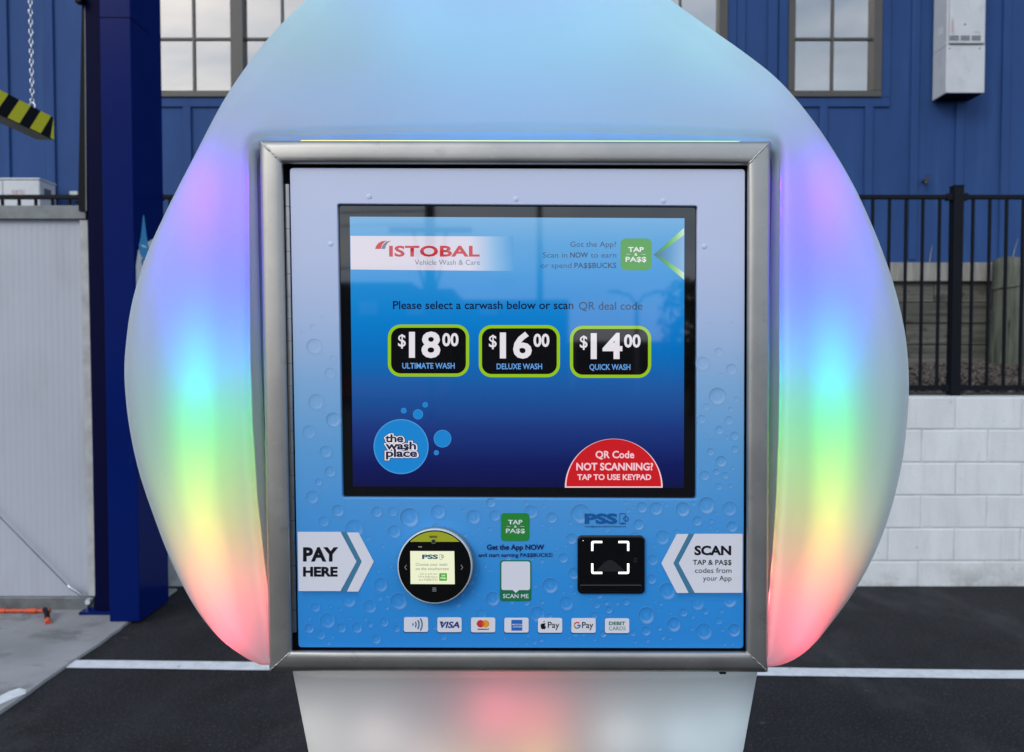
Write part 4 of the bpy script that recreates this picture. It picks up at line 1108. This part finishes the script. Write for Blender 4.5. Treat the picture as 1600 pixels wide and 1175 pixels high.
S_teal = screen('lit_teal', (16, 88, 112)); S_gtxt = screen('lit_grey_text', (128, 134, 128)); S_ggreen = screen('lit_app_green', (70, 168, 48)); S_cream = screen('lit_cream2', (225, 240, 210))
text('PSS', 659.5, 684.5, 866.5, 873.5, YR3, S_teal, rdr, off=.045)
outline('phone_icon', rr(686.5, 866, 691.5, 874.3, 1, 3), .7, YR3, S_gtxt, rdr); outline('coin_icon', circ(691.5, 869.6, 2.3, 12), .7, YR3 - .0001, S_teal, rdr)
text('Choose your wash', 649.5, 699, 879.6, 884, YR3, S_gtxt, rdr, off=.004); text('on the touchscreen', 649.5, 701, 886.4, 890.8, YR3, S_gtxt, rdr, off=.004)
text('Scan in with your', 656, 683.5, 895, 898, YR3, S_gtxt, rdr); text('TAP & PA$$ App to', 653, 683.5, 899.6, 902.6, YR3, S_gtxt, rdr); text('earn PA$$BUCKS', 654.5, 683.5, 904.2, 907.2, YR3, S_gtxt, rdr)
flat('app_icon', rr(686.3, 895.6, 698.3, 907.5, 1, 3), YR3, S_ggreen, rdr)
text('TAP', 689.3, 695.6, 898, 900.6, YR3 - .0002, S_cream, rdr, off=.05); text('PA$$', 688.3, 696.5, 902, 904.6, YR3 - .0002, S_cream, rdr, off=.05)
S_mark = mat('grey_touch_mark', (.30, .31, .31), rough=.5)
for x, s in ((634, 1), (721.5, -1)):
    flat('arrow_mark', [(x + 1.6 * s, 883), (x + .9 * s, 882.5), (x - 2.2 * s, 886.5), (x + .9 * s, 890.5), (x + 1.6 * s, 890), (x - 1.0 * s, 886.5)][::(1 if s > 0 else -1)], YR2, S_mark, rdr)
for y in (918.2, 920.6, 923): flat('menu_mark', [(675.5, y), (681.6, y), (681.6, y + 1), (675.5, y + 1)], YR2, S_mark, rdr)
flat('speaker_slot', rr(653.3, 853.6, 659.3, 855.3, .6, 2), YR2, S_mark, rdr)

# ---- code scanner
sc_m = mat('gloss_black_plastic', (.004, .004, .005), rough=.12)
scn = prism('code_scanner', rr(902.5, 837.5, 1007.8, 928.3, 7, 5), YD - .004, YD, sc_m, kio, .0015)
prism('scanner_rim', rr(906.5, 913.5, 1003.5, 925.5, 3, 4), YD - .0058, YD - .0038, sc_m, scn, .0012)
S_led = mat('scanner_led', (.8, .8, .78), rough=.4, emit=(1, .98, .90, 1), estr=1.25)
YS1 = YD - .0044
for x0, x1, y0_, y1_, dx, dy in ((923.8, 941, 845.2, 860.8, 1, 1), (983.2, 966.3, 845.2, 860.8, -1, 1), (923.8, 941, 896.8, 880.3, 1, -1), (983.2, 966.3, 896.8, 880.3, -1, -1)):
    t = 3.3; r_ = 2.6
    pts = [(x1, y0_), (x1, y0_ + t * dy), (x0 + (t + .8) * dx, y0_ + t * dy), (x0 + t * dx, y0_ + (t + .8) * dy), (x0 + t * dx, y1_), (x0, y1_), (x0, y0_ + r_ * dy), (x0 + .8 * dx, y0_ + .8 * dy), (x0 + r_ * dx, y0_)]
    flat('aiming_light', pts, YS1, S_led, scn)
fan = [(953.5 + 27 * math.cos(R(a)), 893 - 19 * math.sin(R(a)) ** 1.0) for a in range(20, 161, 7)] + [(932, 893), (975, 893)][::1]
cone_m = mat('smoked_window', (.014, .014, .016), rough=.4)
flat('reader_window', [(930, 893), (938, 885), (946, 877.5), (953, 874.5), (960, 877.5), (969, 885), (977, 893)], YD - .0042, cone_m, scn)  # grey patch painted for the light cone inside the scanner
prism('status_led', circ(911.2, 844.8, .6, 10), YD - .0046, YD - .004, mat('led_white', (.7, .7, .7), emit=(1, 1, 1, 1), estr=.8), scn)
outline('chip_mark', rr(990.3, 872, 995, 878, .6, 2), .5, YS1, mat('dim_mark', (.06, .06, .06)), scn)
prism('lock_stop', [(1124, 1051), (1135, 1051), (1134, 1053.5), (1125, 1053.5)], YK + .008, YK + .02, M['gasket'], kio)

# ---- pedestal
vs = []; fs = []; ns = 48
zt2 = P(800, 1046, YK + .03).z
levels = []
for py in (1040, 1050, 1080, 1110, 1140, 1175, 1210):
    t = (py - 1052) / 123.0
    xl = P(453.5 + 24.5 * t, py, YK + .055); xr_ = P(1187.5 - 22.5 * t, py, YK + .055)
    levels.append((xl.x, xr_.x, xl.z))
hw = (levels[-1][1] - levels[-1][0]) / 2; cxp = (levels[-1][1] + levels[-1][0]) / 2; zc = levels[-1][2]
for f_, z in ((.93, .80), (.86, .70), (.78, .58), (.72, .45), (.69, .30), (.70, .15), (.74, .05), (.76, .012)):
    levels.append((cxp - hw * f_, cxp + hw * f_, z))
for a, b, z in levels:
    c_ = (a + b) / 2; h_ = (b - a) / 2; dep = .115
    for k in range(ns):
        q = 2 * math.pi * k / ns; co, si = math.cos(q), math.sin(q)
        ex = 2 / 11.0
        vs.append((c_ + h_ * math.copysign(abs(co) ** ex, co), YK + .035 + dep + dep * math.copysign(abs(si) ** ex, si), z))
for j in range(len(levels) - 1):
    for k in range(ns): fs.append((j * ns + k, (j + 1) * ns + k, (j + 1) * ns + (k + 1) % ns, j * ns + (k + 1) % ns))
fs.append(list(range(ns))); fs.append([(len(levels) - 1) * ns + k for k in range(ns)][::-1])
ped = mesh('pedestal', vs, fs, sm, kio, True)
bm = bmesh.new(); bm.from_mesh(ped.data); bmesh.ops.recalc_face_normals(bm, faces=bm.faces); bm.to_mesh(ped.data); bm.free()
box('base_plate', cxp - .26, cxp + .26, YK, YK + .32, .001, .014, M['galv'], kio, .002)

# ---- LEDs inside the shell (they are what makes it glow), plus added white fill lamps
def hsv(stops, t):
    for (a, ca), (b, cb_) in zip(stops[:-1], stops[1:]):
        if a <= t <= b:
            k = (t - a) / (b - a); return tuple(x + (y - x) * k for x, y in zip(ca, cb_))
    return stops[-1][1] if t > stops[-1][0] else stops[0][1]
RAIN = [(250, (.17, .0, 1.0)), (330, (.13, .0, 1.0)), (400, (.03, .0, 1.0)), (470, (.0, .03, 1.0)), (530, (.0, .15, 1.0)), (585, (.0, .60, .85)), (620, (.0, .95, .38)), (665, (.0, 1.0, .12)),
        (710, (.30, 1.0, .08)), (760, (.62, 1.0, .04)), (815, (.95, .75, .06)), (860, (1.0, .45, .10)), (910, (1.0, .14, .13)), (1000, (1.0, .07, .16))]
def led_or_fill(px, py, dy, c, power, rad=.008):
    ld = bpy.data.lights.new('led', 'AREA'); ld.energy = power; ld.color = c; ld.shape = 'DISK'; ld.size = rad * 2
    o = bpy.data.objects.new('led', ld); C.objects.link(o); o.location = P(px, py, YK + dy); o.rotation_euler = (R(-90), 0, 0)
    o.parent = kio; o.matrix_parent_inverse = Matrix.Translation(-Vector(kio.location))
    return o
LP = .0245
for i in range(17):
    y = 288 + i * 43
    env = min(1, .8 + i * .2) * (1.0 if y < 880 else 1.15)
    inn = max(0, 360 - y) * .18
    shiftL = max(0, (y - 780)) * .22 + inn; shiftR = max(0, (y - 820)) * .30 + inn
    for px, sgn, wall in ((336 + shiftL, 1, 393), (1272 - shiftR, -1, 1222)):
        c = hsv(RAIN, y + (5 if sgn < 0 else 0)); k = 1.0 / (.35 + c[0] * .30 + c[1] * .85 + c[2] * .12) * .72
        led_or_fill(px, y, .052, c, LP * env * k).data.spread = R(142)
        if y < 960:
            l2 = led_or_fill(px + sgn * (22 + (6 if sgn < 0 else 0)), y, .030, c, LP * .34 * env * k, .006); l2.rotation_euler = (0, R(-90 * sgn), 0)
for px, py, c, p in ((600, -30, (.10, .18, 1), .10), (720, -50, (.16, .14, 1), .12), (850, -50, (.26, .14, 1), .12), (960, -20, (.20, .18, 1), .09), (510, 62, (.05, .95, .6), .05), (680, 100, (.05, .68, 1), .11), (800, 120, (.08, .70, 1), .08), (920, 100, (.08, .68, 1), .11), (1080, 95, (.1, .85, .95), .10), (420, 190, (.1, .3, 1), .02), (1180, 180, (.1, .5, 1), .02)):
    led_or_fill(px, py, .12, c, p * .66, .012)
for px, py, c, p in ((775, 1080, (1, .10, .18), .022), (845, 1088, (1, .12, .14), .014), (840, 1165, (1, .6, .08), .02), (740, 1175, (1, .65, .2), .014), (510, 1100, (1, .92, .82), .009), (530, 1170, (1, .9, .8), .009), (600, 1115, (1, .86, .8), .013), (670, 1150, (1, .8, .75), .010), (960, 1115, (.85, .92, .9), .014), (1050, 1115, (.75, .92, 1), .012), (1120, 1100, (.7, .9, 1), .009), (1100, 1170, (.7, .9, 1), .009)):
    led_or_fill(px, py, .088, c, p * 1.35, .010)  # pink and amber LEDs; the whitish ones are added fill for the pedestal
for i in range(12):
    l3 = led_or_fill(450 + i * 65, 186, .075, (.10, .25, 1), .010, .006); l3.rotation_euler = (R(-55), 0, 0)
# added cool white fill lamps that brighten the rim of the shell
for i in range(0, NA, 9):
    p = OR[i]; d = (BR[i] - p); ln = d.length; d = d / ln
    if p.y > 930 or ln < 60: continue
    q = p + d * min(34, ln * .4)
    led_or_fill(q.x, q.y, .085, (.62, .86, 1), .0090 if q.x < 806 else .0145, .01)
# LED strip lying on the back edge of the top rail
lm = ramp_mat('led_strip_light', 'X', [(P(460, 215, YK).x, (1.0, .85, .15, 1)), (P(700, 215, YK).x, (.95, 1.0, .25, 1)), (P(900, 215, YK).x, (.75, 1.0, .22, 1)), (P(1165, 215, YK).x, (.45, 1.0, .05, 1))], emit=True)
lm.node_tree.nodes['Principled BSDF'].inputs['Emission Strength'].default_value = 1.6
prism('led_strip', [(470, 219.0), (1155, 220.3), (1155, 222), (470, 221)], YK + .014, YK + .03, lm, kio)

# ================================================================== across the road (mirrored in the display)
YM = YB
def MR(px, py, D):
    p = P(px, py, D); return Vector((p.x, 2 * YM - D, p.z))
def far_box(name, pxa, pxb, pytop, D, dep, m, parent):
    a = MR(pxa, pytop, D); b = MR(pxb, pytop, D)
    return box(name, a.x, b.x, a.y - dep, a.y, 0, a.z, m, parent)
dkw = mat('dark_cladding', (.035, .036, .04), rough=.7, var=.1); redw = mat('red_render', (.16, .018, .016), rough=.7); skyl = mat('pale_sheet', (.35, .37, .38), rough=.5)
D = 24.0
ob = empty('opposite_shop', (MR(650, 500, D).x, MR(650, 500, D).y, 0), 'dark flat roofed shop across the road mirrored in the touchscreen', 'building')
far_box('main_block', 100, 643, 441, D, 6, dkw, ob); far_box('middle_block', 643.5, 708, 451, D + .3, 6, dkw, ob); far_box('low_block', 708.5, 889, 468, D + .6, 6, dkw, ob)
for a, b, y0_, y1_ in ((560, 590, 470, 492), (636, 662, 481, 492), (750, 778, 482, 492)):
    p, q = MR(a, y0_, D - .06), MR(b, y1_, D - .06); box('sign_board', p.x, q.x, p.y - .02, p.y, q.z, p.z, skyl, ob)  # pale panels standing in for the shop's light windows
p, q = MR(150, 588, D - .2), MR(700, 618, D - .2); box('red_base', p.x, q.x, p.y - .15, p.y, .0, p.z, redw, ob)
ob2 = empty('opposite_store', (MR(1150, 540, 30).x, MR(1150, 540, 30).y, 0), 'low dark store with red base across the road mirrored in the touchscreen', 'building')
far_box('main_block', 900, 1500, 533, 30, 7, dkw, ob2)
p, q = MR(900, 575, 29.8), MR(1500, 600, 29.8); box('red_base', p.x, q.x, p.y - .15, p.y, 0, p.z, redw, ob2)
pole_m = mat('pole_timber', (.05, .042, .035), rough=.9); steel_m = mat('pole_steel', (.22, .23, .24), rough=.5)
up = empty('utility_pole', MR(672, 600, 16), 'dark timber utility pole with crossarms mirrored in the touchscreen', 'utility pole'); up.location.z = 0
b_ = MR(672, 400, 16)
tube('pole', [(b_.x, b_.y, 0), (b_.x, b_.y, 6.2)], [.13, .10], pole_m, up, 12)
for z, h in ((4.05, .9), (3.55, .35)): box('crossarm', b_.x - h, b_.x + h, b_.y - .12, b_.y - .02, z, z + .1, pole_m, up)
for s in (-1, 1): tube('stay_wire', [(b_.x + .35 * s, b_.y, 4.05), (b_.x + .22 * s, b_.y, 3.2), (b_.x + .06 * s, b_.y, 2.6)], .03, pole_m, up, 6)
for z in (4.22, 4.5, 3.3): tube('wire', [(b_.x - 14, b_.y - .5, z + .1), (b_.x - 7, b_.y - .2, z - .12), (b_.x, b_.y, z)], .014, pole_m, up, 5)
tp_ = empty('flag_mast', MR(845, 600, 20), 'slender grey mast mirrored in the touchscreen beside the shop', 'mast'); tp_.location.z = 0
b_ = MR(845, 500, 20); tube('mast', [(b_.x, b_.y, 0), (b_.x - .05, b_.y, 7)], [.10, .06], pole_m, tp_, 10)
slp = empty('street_lamp', MR(995, 600, 26), 'twin armed street lamp mirrored in the touchscreen', 'street lamp'); slp.location.z = 0
b_ = MR(995, 470, 26); zt3 = MR(995, 455, 26).z
tube('post', [(b_.x, b_.y, 0), (b_.x, b_.y, zt3 - .5)], [.09, .06], steel_m, slp, 10)
for s in (-1, 1):
    tube('arm', [(b_.x, b_.y, zt3 - .5), (b_.x + .25 * s, b_.y, zt3 - .15), (b_.x + .8 * s, b_.y, zt3)], .045, steel_m, slp, 8)
    box('lamp_head', b_.x + .8 * s - .22, b_.x + .8 * s + .22, b_.y - .1, b_.y + .1, zt3 - .05, zt3 + .03, steel_m, slp, .02)
# tree beside the road
tr_ = empty('roadside_tree', MR(1075, 600, 17), 'dark bushy roadside tree mirrored in the edge of the touchscreen', 'tree'); tr_.location.z = 0
b_ = MR(1085, 500, 17); lf = mat('dark_foliage', (.03, .05, .022), rough=.7, var=.3, vscale=3); bk = mat('bark', (.06, .05, .04), rough=.9)
tube('trunk', [(b_.x, b_.y, 0), (b_.x + .05, b_.y, 1.2), (b_.x, b_.y, 2.6)], [.14, .10, .04], bk, tr_, 8)
vs = []; fs = []; rt = random.Random(5)
for i in range(2200):
    z = rt.uniform(.7, 3.1); rad = .95 * (1 - ((z - 1.5) / 1.9) ** 2) ** .5 if abs(z - 1.5) < 1.9 else .1
    a = rt.uniform(0, 6.28); q = rad * rt.random() ** .4 * (.8 + .3 * math.sin(a * 3 + z * 4))
    c_ = Vector((b_.x + q * math.cos(a), b_.y + q * math.sin(a), z)); u = Vector((rt.gauss(0, 1), rt.gauss(0, 1), rt.gauss(0, 1))).normalized(); v = u.orthogonal().normalized()
    s = rt.uniform(.05, .10); k = len(vs); vs += [c_ - u * s, c_ + v * s * .5, c_ + u * s, c_ - v * s * .5]; fs.append((k, k + 1, k + 2, k + 3))
mesh('crown', vs, fs, lf, tr_)
